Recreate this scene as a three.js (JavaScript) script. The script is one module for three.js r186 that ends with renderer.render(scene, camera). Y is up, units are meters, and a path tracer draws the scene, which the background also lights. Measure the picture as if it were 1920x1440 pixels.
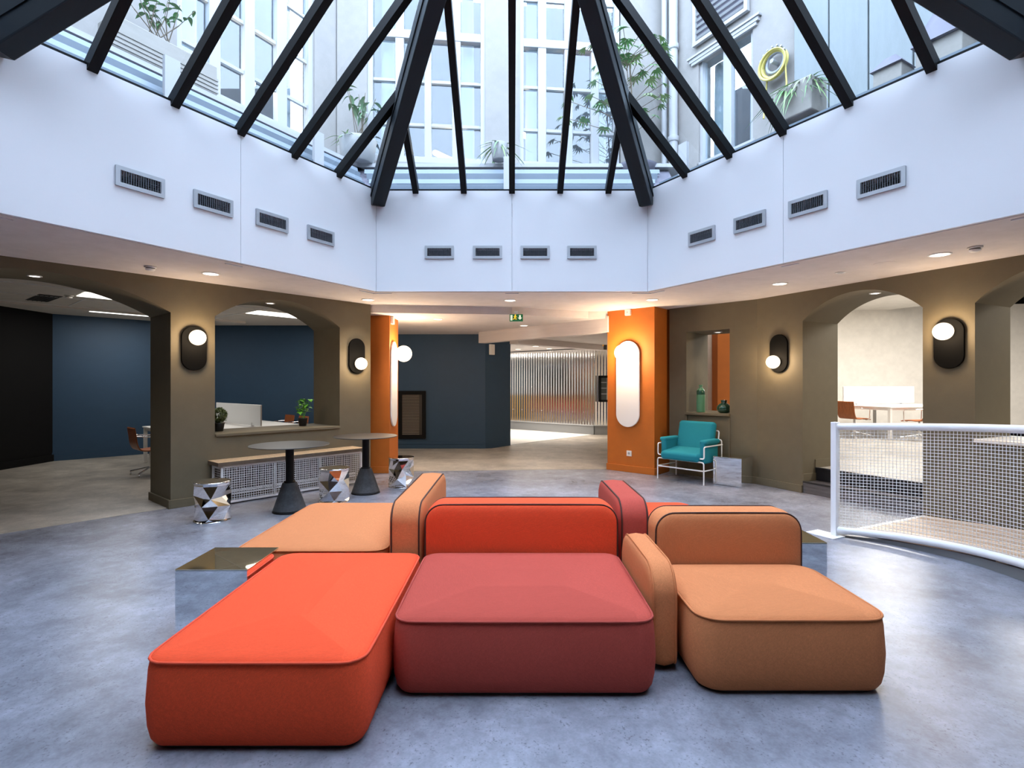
import * as THREE from 'three';
import { RoundedBoxGeometry } from 'three/addons/geometries/RoundedBoxGeometry.js';
import { mergeGeometries, toCreasedNormals } from 'three/addons/utils/BufferGeometryUtils.js';
import { RectAreaLightUniformsLib } from 'three/addons/lights/RectAreaLightUniformsLib.js';

// ---------------------------------------------------------------- camera, sky, exposure
RectAreaLightUniformsLib.init();
const scene = new THREE.Scene();
const renderer = new THREE.WebGLRenderer();
renderer.toneMapping = THREE.LinearToneMapping;
renderer.toneMappingExposure = 1.0;
renderer.shadowMap.enabled = true;
const camera = new THREE.PerspectiveCamera(71.5, 4 / 3, 0.05, 100);
camera.position.set(0, 1.6, 0);
camera.lookAt(0, 1.6, -10);
// overcast sky over the courtyard, the only daylight
scene.background = new THREE.Color().setRGB(7.3, 9.0, 11.6);
const WARM = [1.0, 0.74, 0.48], SOFT = [1.0, 0.87, 0.74], COOL = [1.0, 0.95, 0.88];

// ---------------------------------------------------------------- helpers
let seed = 7;
const rnd = () => { seed = (seed * 1664525 + 1013904223) >>> 0; return seed / 4294967296; };
const taken = {};
function numbered(n) { const k = taken[n] = (taken[n] ?? -1) + 1; return k ? n + '_' + String(k).padStart(3, '0') : n; }
function tag(o, label, category, group) { o.userData.label = label; o.userData.category = category; if (group) o.userData.group = group; return o; }
function struct(o, label, category) { o.userData.kind = 'structure'; if (label) o.userData.label = label; if (category) o.userData.category = category; return o; }
function mesh(name, g, m, parent = scene) {
  const o = new THREE.Mesh(Array.isArray(g) ? merge(g) : g, m);
  o.name = parent === scene ? numbered(name) : name; o.castShadow = o.receiveShadow = true; parent.add(o); return o;
}
function merge(list) { return mergeGeometries(list.map((g) => { const h = g.index ? g.toNonIndexed() : g; for (const k of Object.keys(h.attributes)) if (!['position', 'normal', 'uv'].includes(k)) h.deleteAttribute(k); return h; })); }
// a group whose x axis runs along (dx, dd) on the plan; d is the distance ahead of the camera
function frame(name, x, y, d, dx = 1, dd = 0, parent = scene) {
  const o = new THREE.Group(); o.name = parent === scene ? numbered(name) : name;
  o.position.set(x, y, -d); o.rotation.y = Math.atan2(dd, dx); parent.add(o); return o;
}
function shapeOf(pts, holes = []) {
  const s = new THREE.Shape(pts.map((p) => new THREE.Vector2(p[0], p[1])));
  for (const h of holes) s.holes.push(new THREE.Path(h.map((p) => new THREE.Vector2(p[0], p[1]))));
  return s;
}
// upright prism over a plan polygon given as [x, d]
function prism(pts, y0, y1, holes) {
  const g = new THREE.ExtrudeGeometry(shapeOf(pts, holes), { depth: y1 - y0, bevelEnabled: false, steps: 1 });
  g.rotateX(-Math.PI / 2); g.translate(0, y0, 0); return g;
}
// wall slab: outline in (along, height), its face at z = 0, body behind it
function slab(pts, t, holes, seg = 1) {
  const g = new THREE.ExtrudeGeometry(shapeOf(pts, holes), { depth: t, bevelEnabled: false, curveSegments: 24, steps: seg });
  g.translate(0, 0, -t); return g;
}
function box(w, h, d, x = 0, y = 0, z = 0, r = 0) {
  const g = r ? new RoundedBoxGeometry(w, h, d, 3, r) : new THREE.BoxGeometry(w, h, d);
  g.translate(x, y, z); return g;
}
function rod(a, b, r, seg = 8) {
  const A = new THREE.Vector3(...a), B = new THREE.Vector3(...b), L = A.distanceTo(B);
  const g = new THREE.CylinderGeometry(r, r, L, seg);
  g.applyQuaternion(new THREE.Quaternion().setFromUnitVectors(new THREE.Vector3(0, 1, 0), B.clone().sub(A).normalize()));
  g.translate(...A.add(B).multiplyScalar(0.5).toArray()); return g;
}
function beamGeo(a, b, w, h) { // box from a to b, w across, h in height direction
  const A = new THREE.Vector3(...a), B = new THREE.Vector3(...b), L = A.distanceTo(B), f = B.clone().sub(A).normalize();
  const s = new THREE.Vector3(0, 1, 0).cross(f).normalize(); if (s.lengthSq() < 0.5) s.set(1, 0, 0);
  const u = f.clone().cross(s);
  const g = new THREE.BoxGeometry(w, h, L); g.applyMatrix4(new THREE.Matrix4().makeBasis(s, u, f));
  g.translate(...A.add(B).multiplyScalar(0.5).toArray()); return g;
}
function tube(pts, r, seg = 8, closed = false, tension = 0.0) { // straight runs with small rounded bends
  const v = pts.map((p) => new THREE.Vector3(...p)), path = new THREE.CurvePath(), R = 0.035;
  if (closed) return new THREE.TubeGeometry(new THREE.CatmullRomCurve3(v, true, 'centripetal'), Math.max(40, v.length * 3), r, seg, true);
  let last = v[0];
  for (let i = 1; i < v.length - 1; i++) {
    const p = v[i], a = v[i - 1].clone().sub(p), b = v[i + 1].clone().sub(p), k = Math.min(R, a.length() / 2.1, b.length() / 2.1);
    const A = p.clone().add(a.setLength(k)), B = p.clone().add(b.setLength(k));
    path.add(new THREE.LineCurve3(last, A)); path.add(new THREE.QuadraticBezierCurve3(A, p, B)); last = B;
  }
  path.add(new THREE.LineCurve3(last, v[v.length - 1]));
  return new THREE.TubeGeometry(path, v.length * 14, r, seg);
}
function lathe(pts, seg = 40) { return new THREE.LatheGeometry(pts.map((p) => new THREE.Vector2(p[0], p[1])), seg); }
function roundRect(w, h, r, n = 8) { // closed outline, counter clockwise, centred
  const out = [], R = Array.isArray(r) ? r : [r, r, r, r];
  [[1, -1, -90, 0], [1, 1, 0, 1], [-1, 1, 90, 2], [-1, -1, 180, 3]].forEach(([sx, sy, a0, k]) => {
    const q = Math.min(R[k], w / 2 - 1e-3, h / 2 - 1e-3);
    for (let i = 0; i <= n; i++) { const a = (a0 + 90 * i / n) * Math.PI / 180; out.push([sx * (w / 2 - q) + q * Math.cos(a), sy * (h / 2 - q) + q * Math.sin(a)]); }
  });
  return out;
}

// ---------------------------------------------------------------- textures
function tileNoise(n, cells, sd) {
  let s = sd; const r = () => { s = (s * 1664525 + 1013904223) >>> 0; return s / 4294967296; };
  const g = Array.from({ length: cells * cells }, r), out = new Float32Array(n * n);
  for (let y = 0; y < n; y++) for (let x = 0; x < n; x++) {
    const fx = x / n * cells, fy = y / n * cells, ix = Math.floor(fx), iy = Math.floor(fy);
    let tx = fx - ix, ty = fy - iy; tx = tx * tx * (3 - 2 * tx); ty = ty * ty * (3 - 2 * ty);
    const a = g[iy % cells * cells + ix % cells], b = g[iy % cells * cells + (ix + 1) % cells], c = g[(iy + 1) % cells * cells + ix % cells], d = g[(iy + 1) % cells * cells + (ix + 1) % cells];
    out[y * n + x] = (a + (b - a) * tx) * (1 - ty) + (c + (d - c) * tx) * ty;
  }
  return out;
}
function texture(n, fn, srgb, metres) {
  const data = new Uint8Array(n * n * 4);
  for (let i = 0; i < n * n; i++) { const c = fn(i, i % n, Math.floor(i / n)); for (let k = 0; k < 3; k++) data[i * 4 + k] = Math.max(0, Math.min(255, c[k])); data[i * 4 + 3] = 255; }
  const t = new THREE.DataTexture(data, n, n); t.wrapS = t.wrapT = THREE.RepeatWrapping; t.magFilter = THREE.LinearFilter; t.minFilter = THREE.LinearMipmapLinearFilter; t.generateMipmaps = true;
  if (srgb) t.colorSpace = THREE.SRGBColorSpace; t.repeat.set(1 / metres, 1 / metres); t.needsUpdate = true; return t;
}
const N = 1024;
const n4 = tileNoise(N, 5, 1), n9 = tileNoise(N, 13, 2), n24 = tileNoise(N, 37, 3), n70 = tileNoise(N, 97, 4), n200 = tileNoise(N, 256, 5), n500 = tileNoise(N, 512, 6);
const cloud = (i) => 0.30 * n4[i] + 0.27 * n9[i] + 0.2 * n24[i] + 0.13 * n70[i] + 0.1 * n200[i] - 0.5;
const concreteMap = (r, g, b, amp, m) => texture(N, (i) => {
  let v = 1 + cloud(i) * amp + (n500[i] - 0.5) * 0.10 * amp; if (n200[i] * n500[i] < 0.028 && n24[i] > 0.45) v *= 0.82; return [r * v, g * v, b * v];
}, true, m);
const floorMap = concreteMap(129, 131, 141, 0.62, 3.1), floorLightMap = concreteMap(158, 152, 143, 0.6, 2.4);
const grain = texture(512, (i, x, y) => { const v = 128 + (n500[(y * 2 % N) * N + x * 2 % N] - 0.5) * 160; return [v, v, v]; }, false, 0.35);
const weave = texture(256, (i, x, y) => { const v = 128 + 60 * Math.sin(x / 256 * Math.PI * 64) * Math.sin(y / 256 * Math.PI * 64) + (n500[(y * 4 % N) * N + x * 4 % N] - 0.5) * 110; return [v, v, v]; }, false, 0.12);
const fabricMap = (r, g, b) => texture(256, (i, x, y) => { const k = (y * 4 % N) * N + x * 4 % N, v = 1 + (n500[k] - 0.5) * 0.16 + (n24[k] - 0.5) * 0.06; return [r * v, g * v, b * v]; }, true, 0.3);
const woodMap = (r, g, b, m, amp = 0.3) => texture(512, (i, x, y) => { // grain runs along u
  const k = (y * 2 % N) * N + Math.floor(x / 6) % N, q = (y * 2 % N) * N + Math.floor(x / 2) % N, v = 1 + (n70[k] - 0.5) * amp + (n200[q] - 0.5) * amp * 0.8; return [r * v, g * v, b * v];
}, true, m);
const terrazzo = texture(512, (i, x, y) => { const k = (y * 2 % N) * N + x * 2 % N, a = n200[k], b = n70[k]; const v = a > 0.66 ? 1.22 : a < 0.3 ? 0.72 : 1; return [168 * v * (0.9 + 0.2 * b), 146 * v * (0.9 + 0.2 * b), 118 * v]; }, true, 0.9);
const plasterMap = (r, g, b, amp = 0.05) => texture(512, (i, x, y) => { const k = (y * 2 % N) * N + x * 2 % N, v = 1 + (n24[k] - 0.5) * amp + (n200[k] - 0.5) * amp * 0.7 + (n9[k] - 0.5) * amp; return [r * v, g * v, b * v]; }, true, 3);

// ---------------------------------------------------------------- materials
const std = (c, rough, metal = 0, o = {}) => new THREE.MeshStandardMaterial({ color: new THREE.Color(...c), roughness: rough, metalness: metal, ...o });
const paint = (r, g, b, rough = 0.75) => new THREE.MeshStandardMaterial({ map: plasterMap(r, g, b, 0.03), roughness: rough, bumpMap: grain, bumpScale: 0.0004 });
const M = {
  floor: new THREE.MeshPhysicalMaterial({ ior: 1.65, map: floorMap, roughness: 0.27, bumpMap: grain, bumpScale: 0.0003 }),
  floorLight: new THREE.MeshStandardMaterial({ map: floorLightMap, roughness: 0.38, bumpMap: grain, bumpScale: 0.0003 }),
  floorWhite: std([0.72, 0.71, 0.68], 0.35),
  olive: paint(101, 92, 72), black: new THREE.MeshPhysicalMaterial({ color: new THREE.Color(0.005, 0.005, 0.0055), roughness: 0.75, specularIntensity: 0.3 }), lampBlack: new THREE.MeshPhysicalMaterial({ color: new THREE.Color(0.004, 0.004, 0.004), roughness: 0.9, specularIntensity: 0.15 }), navy: paint(34, 64, 90, 0.6), navyTrim: std([0.012, 0.03, 0.05], 0.5),
  orange: paint(178, 96, 20, 0.7), white: paint(232, 232, 231, 0.8), ceiling: paint(206, 199, 197, 0.9), tile: paint(214, 209, 200, 0.95), warmWhite: paint(236, 231, 222, 0.8),
  drum: std([0.64, 0.655, 0.68], 0.6), steel: new THREE.MeshPhysicalMaterial({ color: new THREE.Color(0.006, 0.010, 0.014), roughness: 0.4, specularIntensity: 0.45 }), steelRafter: new THREE.MeshPhysicalMaterial({ color: new THREE.Color(0.003, 0.004, 0.005), roughness: 0.45, specularIntensity: 0.3 }),
  glass: new THREE.MeshPhysicalMaterial({ color: new THREE.Color(0.98, 0.99, 1.0), transmission: 1, thickness: 0, roughness: 0.0, ior: 1.45 }),
  whiteMetal: std([0.80, 0.80, 0.80], 0.35), greyMetal: std([0.42, 0.44, 0.47], 0.4, 0.6), ventSlat: std([0.12, 0.13, 0.15], 0.45, 0.4),
  chrome: std([0.93, 0.93, 0.94], 0.03, 1), mirror: std([0.93, 0.95, 0.96], 0.015, 1), mirrorBronze: std([0.80, 0.78, 0.64], 0.02, 1), mirrorEdge: std([0.03, 0.04, 0.04], 0.3),
  corrugated: std([0.86, 0.86, 0.85], 0.1, 1), plinth: std([0.19, 0.2, 0.21], 0.4),
  terrazzo: new THREE.MeshStandardMaterial({ map: terrazzo, roughness: 0.55 }), wireGrey: std([0.74, 0.72, 0.70], 0.4),
  tableTop: std([0.022, 0.02, 0.02], 0.4), tableLeg: new THREE.MeshPhysicalMaterial({ color: new THREE.Color(0.006, 0.006, 0.007), roughness: 0.6, specularIntensity: 0.35 }), concrete: new THREE.MeshStandardMaterial({ map: concreteMap(54, 55, 57, 1.0, 0.8), roughness: 0.75, bumpMap: grain, bumpScale: 0.001 }),
  plank: [0, 1, 2].map((k) => new THREE.MeshStandardMaterial({ map: woodMap(214 - 12 * k, 196 - 13 * k, 176 - 14 * k, 0.9, 0.16), roughness: 0.55 })),
  ply: new THREE.MeshStandardMaterial({ map: woodMap(150, 84, 42, 0.5), roughness: 0.4 }), plyEdge: std([0.55, 0.36, 0.2], 0.5),
  desk: std([0.82, 0.81, 0.79], 0.4), screen: std([0.78, 0.79, 0.79], 0.7), clamp: std([0.6, 0.6, 0.6], 0.3, 0.7),
  pot: std([0.012, 0.012, 0.012], 0.4), soil: std([0.03, 0.02, 0.015], 0.95),
  leafBright: std([0.16, 0.46, 0.04], 0.5), leafDull: std([0.13, 0.17, 0.06], 0.7), leafTree: std([0.09, 0.22, 0.07], 0.55), leafGrey: std([0.12, 0.22, 0.12], 0.6), stem: std([0.10, 0.08, 0.05], 0.8), leafLight: std([0.19, 0.31, 0.11], 0.6),
  sage: std([0.10, 0.27, 0.15], 0.28), sageDark: std([0.02, 0.09, 0.055], 0.2), bottleGreen: new THREE.MeshPhysicalMaterial({ color: new THREE.Color(0.004, 0.05, 0.03), roughness: 0.12, clearcoat: 1, clearcoatRoughness: 0.05 }),
  facade: paint(134, 132, 129, 0.9), facadeTrim: std([0.31, 0.32, 0.33], 0.6), pipe: std([0.33, 0.34, 0.35], 0.6), facadeGrey: paint(124, 132, 134, 0.9), zinc: std([0.15, 0.19, 0.23], 0.5, 0.2), terrace: std([0.3, 0.3, 0.3], 0.9),
  pane: new THREE.MeshPhysicalMaterial({ color: new THREE.Color(0.86, 0.92, 0.95), transmission: 1, thickness: 0, roughness: 0.0, ior: 1.5 }), interior: paint(58, 62, 68, 0.9), curtain: std([0.27, 0.29, 0.30], 0.9), planter: paint(140, 138, 132, 0.9), ceramic: std([0.36, 0.37, 0.37], 0.6), hose: std([0.5, 0.44, 0.11], 0.5), reel: std([0.30, 0.33, 0.37], 0.5), slate: std([0.11, 0.11, 0.14], 0.8),
  benchEdgeShade: new THREE.MeshStandardMaterial({ map: concreteMap(92, 78, 64, 1.2, 0.3), roughness: 0.6 }), duct: std([0.32, 0.33, 0.34], 0.5, 0.3), radiator: std([0.2, 0.19, 0.18], 0.5), beige: paint(196, 170, 140, 0.8), plastic: std([0.80, 0.78, 0.74], 0.5), plasticDark: std([0.05, 0.05, 0.05], 0.5), yellow: paint(226, 168, 20, 0.7), louvre: std([0.04, 0.035, 0.03], 0.55), louvreSlat: std([0.13, 0.105, 0.085], 0.5), nosing: std([0.008, 0.008, 0.01], 0.35), tread: new THREE.MeshStandardMaterial({ map: concreteMap(92, 88, 88, 0.7, 2), roughness: 0.45 }),
  signGreen: std([0.005, 0.11, 0.04], 0.4, 0, { emissive: new THREE.Color(0.0, 0.06, 0.02) }), signWhite: std([0.9, 0.95, 0.85], 0.4, 0, { emissive: new THREE.Color(0.5, 0.6, 0.4) }), signYellow: std([0.9, 0.55, 0.05], 0.4, 0, { emissive: new THREE.Color(1.1, 0.6, 0.02) }), signOrange: std([0.9, 0.4, 0.05], 0.4, 0, { emissive: new THREE.Color(1.2, 0.45, 0.02) }),
};
const fabric = (r, g, b) => new THREE.MeshPhysicalMaterial({ map: fabricMap(r, g, b), roughness: 0.92, bumpMap: weave, bumpScale: 0.0006, specularIntensity: 0.3 });
M.red = fabric(224, 80, 47); M.maroon = fabric(172, 74, 62); M.tan = fabric(196, 122, 78); M.teal = fabric(38, 128, 142);
M.redPipe = fabric(220, 84, 58); M.maroonPipe = fabric(168, 74, 64); M.tanPipe = fabric(196, 120, 76); M.darkPipe = std([0.05, 0.015, 0.008], 0.8);
const glow = (c, k) => new THREE.MeshStandardMaterial({ color: new THREE.Color(0.9, 0.9, 0.9), roughness: 0.4, emissive: new THREE.Color(...c), emissiveIntensity: k });
M.globe = glow([1, 0.80, 0.56], 1.9); M.downlight = glow([1, 0.93, 0.82], 4); M.panel = glow([1, 0.96, 0.88], 3); M.tubeLight = glow([1, 0.82, 0.55], 3);

// ---------------------------------------------------------------- plan of the hall  ([x, distance ahead])
const HC = 4.184, HEX = [[-4.125, HC], [-2, 7.864], [2, 7.864], [4.125, HC], [2, 0.504], [-2, 0.504]];
const grow = (k) => HEX.map(([x, d]) => [x * k, HC + (d - HC) * k]);
const CEIL = 2.96, EAVE = 4.45, APEX = 7.0;
const L0 = [-5.42, 5.64], LU = [0.652, 0.758], LN = [-0.758, 0.652];
const P0 = [2.865, 9.65], P1 = [3.93, 8.55], RU = [0.442, -0.897], RN = [0.897, 0.442], F1U = [0.696, -0.718], F1N = [0.718, 0.696];
const left = (u, n = 0) => [L0[0] + LU[0] * u + LN[0] * n, L0[1] + LU[1] * u + LN[1] * n];
const right = (v, n = 0) => [P1[0] + RU[0] * v + RN[0] * n, P1[1] + RU[1] * v + RN[1] * n];
const TH = 0.82, TOP = 4.1;
function arc(u0, u1, spring, apex, n = 28) { // points from u1 to u0 over the crown
  const c = (u0 + u1) / 2, h = (u1 - u0) / 2, s = apex - spring, R = (h * h + s * s) / (2 * s), out = [];
  for (let i = 0; i <= n; i++) { const u = u1 + (u0 - u1) * i / n; out.push([u, apex - R + Math.sqrt(Math.max(0, R * R - (u - c) ** 2))]); }
  return out;
}
// floors
struct(mesh('floor', prism([[-14, -6], [18, -6], [18, 24], [-14, 24]], -0.3, 0), M.floor), 'blue grey polished concrete look floor of the hall', 'floor');
{
  const beige = [left(-4.6, 0.05), left(-0.92, 0.05), left(1.59, 0.05), left(1.6, 0.8), left(4.6, 0.5), [-2.2, 9.75], [1.75, 10.02], [2.4, 10.7], [3.3, 16.8], [2.5, 16.8], [-0.04, 13.9], [-0.5, 13.2], [-7.4, 13.3], [-9.55, 11.1], [-9.55, 2.8]];
  struct(mesh('floor_corridor', prism(beige, 0, 0.004), M.floorLight), 'lighter beige vinyl floor of corridor and left room', 'floor');
  struct(mesh('floor_metal_lobby', prism([[-0.1, 13.95], [2.55, 16.85], [2.6, 20], [-3.4, 21], [-3.4, 14.4], [-0.5, 14.4]], 0, 0.006), M.floorWhite), 'pale tiled floor before the corrugated metal wall', 'floor');
}
// outer shell and terrace
for (const [n, p] of [['wall_outer_west', [[-14.2, -6], [-14, -6], [-14, 24], [-14.2, 24]]], ['wall_outer_east', [[18, -6], [18.2, -6], [18.2, 24], [18, 24]]], ['wall_outer_north', [[-14, 24], [18, 24], [18, 24.2], [-14, 24.2]]], ['wall_outer_south', [[-14, -6.2], [18, -6.2], [18, -6], [-14, -6]]]])
  struct(mesh(n, prism(p, 0, 4.2), M.white), 'outer wall of the building', 'wall');
struct(mesh('ceiling_terrace', prism([[-14.2, -6.2], [18.2, -6.2], [18.2, 24.2], [-14.2, 24.2]], 4.1, 4.3, [grow(1.03)]), M.terrace), 'courtyard terrace slab around the skylight', 'ceiling');
// hall ceiling ring with the hexagonal opening
struct(mesh('ceiling', prism([[-8.16, -4.5], [7.9, -4.5], right(9, 0.1), right(0, 0.1), [P1[0] + 0.07, P1[1] + 0.07], [P0[0] + 0.07, P0[1] + 0.07], [2.5, 9.9], [1.79, 10.4], [1.43, 10.06], [0, 9.5], [-2.45, 9.24], left(4.6, 0.1), left(-4.2, 0.1)], CEIL, CEIL + 0.14, [grow(1.012)]), M.ceiling), 'white ceiling ring around the skylight well', 'ceiling');
struct(mesh('ceiling_corridor', prism([[-3.0, 9.3], [-2.45, 9.19], [0, 9.45], [1.43, 10], [1.83, 10.0], [-0.5, 12.7], [-0.6, 13.4], [-3.0, 13.4]], 2.83, 3.2), M.ceiling), 'lower white ceiling of the corridor', 'ceiling');
struct(mesh('ceiling_metal_lobby', prism([[-0.5, 12.7], [1.83, 10.0], [2.6, 10.4], [3.9, 11], [3.9, 21], [-4.5, 21], [-4.5, 13.4], [-0.6, 13.4]], 2.75, 3.2), M.ceiling), 'white ceiling before the corrugated metal wall', 'ceiling');
struct(mesh('trim_1', beamGeo([-0.72, 2.72, -12.72], [1.86, 2.72, -10.03], 0.2, 0.3), M.ceiling), 'white boxed beam crossing the corridor ceiling', 'beam');
struct(mesh('trim_2', beamGeo([0.05, 2.68, -13.2], [2.9, 2.68, -16.1], 0.3, 0.17), M.ceiling), 'second boxed beam before the corrugated wall', 'beam');
// left wall with its two arches
{
  const w = struct(frame('wall_left', L0[0], 0, L0[1], LU[0], LU[1]), 'olive wall with two arched openings, left side', 'wall');
  const out = [[-4.6, 0], [-0.92, 0], ...arc(-0.92, 1.592, 2.52, 2.85).reverse(), [1.592, 0], [4.6, 0], [4.6, TOP], [-4.6, TOP]];
  const hole = [[2.121, 0.88], [4.012, 0.88], ...arc(2.121, 4.012, 2.52, 2.85)];
  mesh('wall_body', slab(out, TH, [hole]), M.olive, w);
  mesh('window_sill', box(1.885, 0.04, 0.86, 3.067, 0.90, -0.395, 0.008), M.olive, w);
  const b = [box(0.57, 0.11, 0.026, 1.8465, 0.055, 0.013, 0.006), box(0.026, 0.11, TH + 0.026, 1.579, 0.055, -TH / 2 + 0.013, 0.006), box(2.5, 0.11, 0.026, 3.36, 0.055, 0.013, 0.006)];
  mesh('baseboard', b, M.olive, w);
}
// right wall: facet with the niche, facet with the arches
{
  const f = struct(frame('wall_right_niche', P0[0], 0, P0[1], F1U[0], F1U[1]), 'olive wall with a tall narrow niche', 'wall');
  mesh('wall_body', slab([[-0.02, 0], [1.531, 0], [1.531, TOP], [-0.02, TOP]], TH, [[[0.31, 1.06], [1.085, 1.06], [1.085, 2.52], [0.31, 2.52]]]), M.olive, f);
  mesh('niche_sill', box(0.80, 0.045, 0.9, 0.6975, 1.0825, -0.40, 0.006), M.olive, f);
  mesh('panel_frame', [box(0.03, 1.05, 0.02, 0.315, 0.53, 0.008), box(0.03, 1.05, 0.02, 1.08, 0.53, 0.008)], M.olive, f);
  mesh('baseboard', box(1.53, 0.11, 0.026, 0.77, 0.055, 0.013, 0.006), M.olive, f);
  const w = struct(frame('wall_right', P1[0], 0, P1[1], RU[0], RU[1]), 'olive wall with two arched openings, right side', 'wall');
  const out = [[0, 0], [0.784, 0], ...arc(0.784, 2.343, 2.525, 2.85).reverse(), [2.343, 0], [9, 0], [9, TOP], [0, TOP]];
  mesh('wall_body', slab(out, TH, [[[2.86, 0.95], [4.42, 0.95], ...arc(2.86, 4.42, 2.51, 2.85)]]), M.olive, w);
  mesh('window_sill', box(1.56, 0.04, 0.86, 3.64, 0.965, -0.395, 0.008), M.warmWhite, w);
  mesh('baseboard', [box(0.784, 0.11, 0.026, 0.392, 0.055, 0.013, 0.006), box(0.016, 0.11, 0.3, 0.79, 0.22, -0.15), box(0.016, 0.13, 0.55, 0.79, 0.41, -0.55), box(0.3, 0.11, 0.016, 2.5, 0.055, 0.008)], M.olive, w);
}
struct(mesh('wall_corner_fill', prism([[P1[0], P1[1]], right(0, TH), [P1[0] + F1N[0] * TH, P1[1] + F1N[1] * TH]], 0, TOP), M.olive), 'olive wall corner between niche and arch', 'wall');
// hall walls behind the camera
for (const [n, p] of [['wall_back', [[-8.4, -4.7], [8.2, -4.7], [8.2, -4.5], [-8.4, -4.5]]], ['wall_back_left', [[-8.4, -4.5], [-8.16, -4.5], [-8.16, 2.6], [-8.4, 2.6]]], ['wall_back_right', [[7.9, -4.5], [8.1, -4.5], [8.1, 0.6], [7.9, 0.6]]]])
  struct(mesh(n, prism(p, 0, TOP), M.olive), 'olive hall wall behind the camera', 'wall');
// orange columns
{
  const q = [[1.79, 10.0], [2.5, 9.36], [3.07, 9.99], [2.36, 10.63]];
  const c = struct(mesh('wall_orange_column_right', prism(q, 0, TOP), M.orange), 'orange column carrying the tall white oval, right', 'column');
  const b = frame('baseboard', 1.79, 0, 10.0, 0.743, -0.67, c);
  b.position.set(1.79, 0, -10.0); mesh('baseboard_strip', [box(0.985, 0.12, 0.026, 0.483, 0.06, 0.013, 0.006), box(0.026, 0.12, 0.5, 0.969, 0.06, -0.25, 0.006)], M.orange, b);
  const d = struct(mesh('wall_orange_column_left', prism([[-2.8, 9.58], [-2.2, 9.58], [-2.2, 10.3], [-2.8, 10.3]], 0, TOP), M.orange), 'orange column beside the left olive wall', 'column');
  mesh('baseboard_strip', [box(0.62, 0.12, 0.026, -2.484, 0.06, -9.567, 0.006), box(0.026, 0.12, 0.734, -2.187, 0.06, -9.933, 0.006)], M.orange, d);
}
// navy block, black wall, lobby walls
{
  const n = struct(mesh('wall_navy', prism([[-7.35, 13.2], [-0.66, 13.2], [-0.04, 13.85], [-0.5, 14.35], [-7.35, 14.35]], 0, TOP), M.navy), 'dark navy wall at the end of the corridor', 'wall');
  mesh('baseboard_strip', [box(6.69, 0.1, 0.014, -4.0, 0.05, -13.193), box(6.69, 0.06, 0.008, -4.0, 0.14, -13.196)], M.navy, n);
  const m = struct(mesh('wall_navy_left', prism([[-9.55, 10.98], [-7.35, 13.2], [-7.35, 13.5], [-9.8, 11.1]], 0, TOP), M.navy), 'navy blue wall of the left room', 'wall');
  const b = frame('baseboard', 0, 0, 0, 2.2, 2.22, m); b.position.set(-9.55, 0, -10.98);
  mesh('baseboard_strip', [box(3.1, 0.11, 0.02, 1.55, 0.055, 0.01), box(3.1, 0.07, 0.01, 1.55, 0.145, 0.005)], M.navy, b);
  const k = struct(mesh('wall_black', prism([[-9.75, 2.6], [-9.5, 2.6], [-9.5, 11.03], [-9.75, 11.03]], 0, TOP), M.black), 'black panelled wall at the far left', 'wall');
  for (let i = 0; i < 5; i++) mesh('wall_panel', box(0.02, 2.3, 1.16, -9.492, 1.36, -(4.0 + i * 1.24), 0.006), M.black, k);
  mesh('baseboard_strip', box(0.03, 0.14, 8.4, -9.487, 0.07, -6.83), M.black, k);
  struct(mesh('ceiling_left_room', prism([left(-4.6, 0.4), left(4.6, 0.4), [-2.85, 10.3], [-2.85, 13.3], [-7.35, 13.3], [-9.7, 11.05], [-9.7, 2.8]], 3.05, 3.2), M.tile), 'tiled ceiling of the left room', 'ceiling');
  const g = struct(frame('ceiling_grid_left', L0[0], 0, L0[1], LU[0], LU[1]), 'thin grid bars of the left room ceiling', 'ceiling');
  for (let i = 0; i < 5; i++) mesh('grid_bar', box(0.022, 0.008, 4.0, -1.1 + i * 1.25, 3.047, -2.9), M.screen, g);
  for (let i = 0; i < 4; i++) mesh('grid_bar', box(5.6, 0.008, 0.022, 1.3, 3.046, -1.35 - i * 1.2), M.screen, g);
  mesh('ceiling_rib', box(6.0, 0.05, 0.12, 1.6, 3.03, -5.0), M.tile, g);
  // lobby behind the navy block
  struct(mesh('wall_lobby_left', prism([[-3.6, 14.3], [-3.4, 14.3], [-3.4, 21], [-3.6, 21]], 1.15, 2.9), M.white), 'white upper wall of the lobby', 'wall');
  struct(mesh('wall_lobby_yellow', prism([[-3.6, 17.9], [-3.4, 17.9], [-3.4, 21], [-3.6, 21]], 0, 1.15), M.yellow), 'yellow lower wall of the lobby', 'wall');
  struct(mesh('wall_lobby_beige', prism([[-3.6, 14.3], [-3.4, 14.3], [-3.4, 17.9], [-3.6, 17.9]], 0, 1.15), M.beige), 'beige lower wall of the lobby', 'wall');
  struct(mesh('wall_lobby_right', prism([[2.36, 10.64], [2.6, 10.5], [3.6, 16.9], [3.4, 16.9]], 0, 3.1), M.warmWhite), 'pale wall behind the right orange column', 'wall');
}
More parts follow.
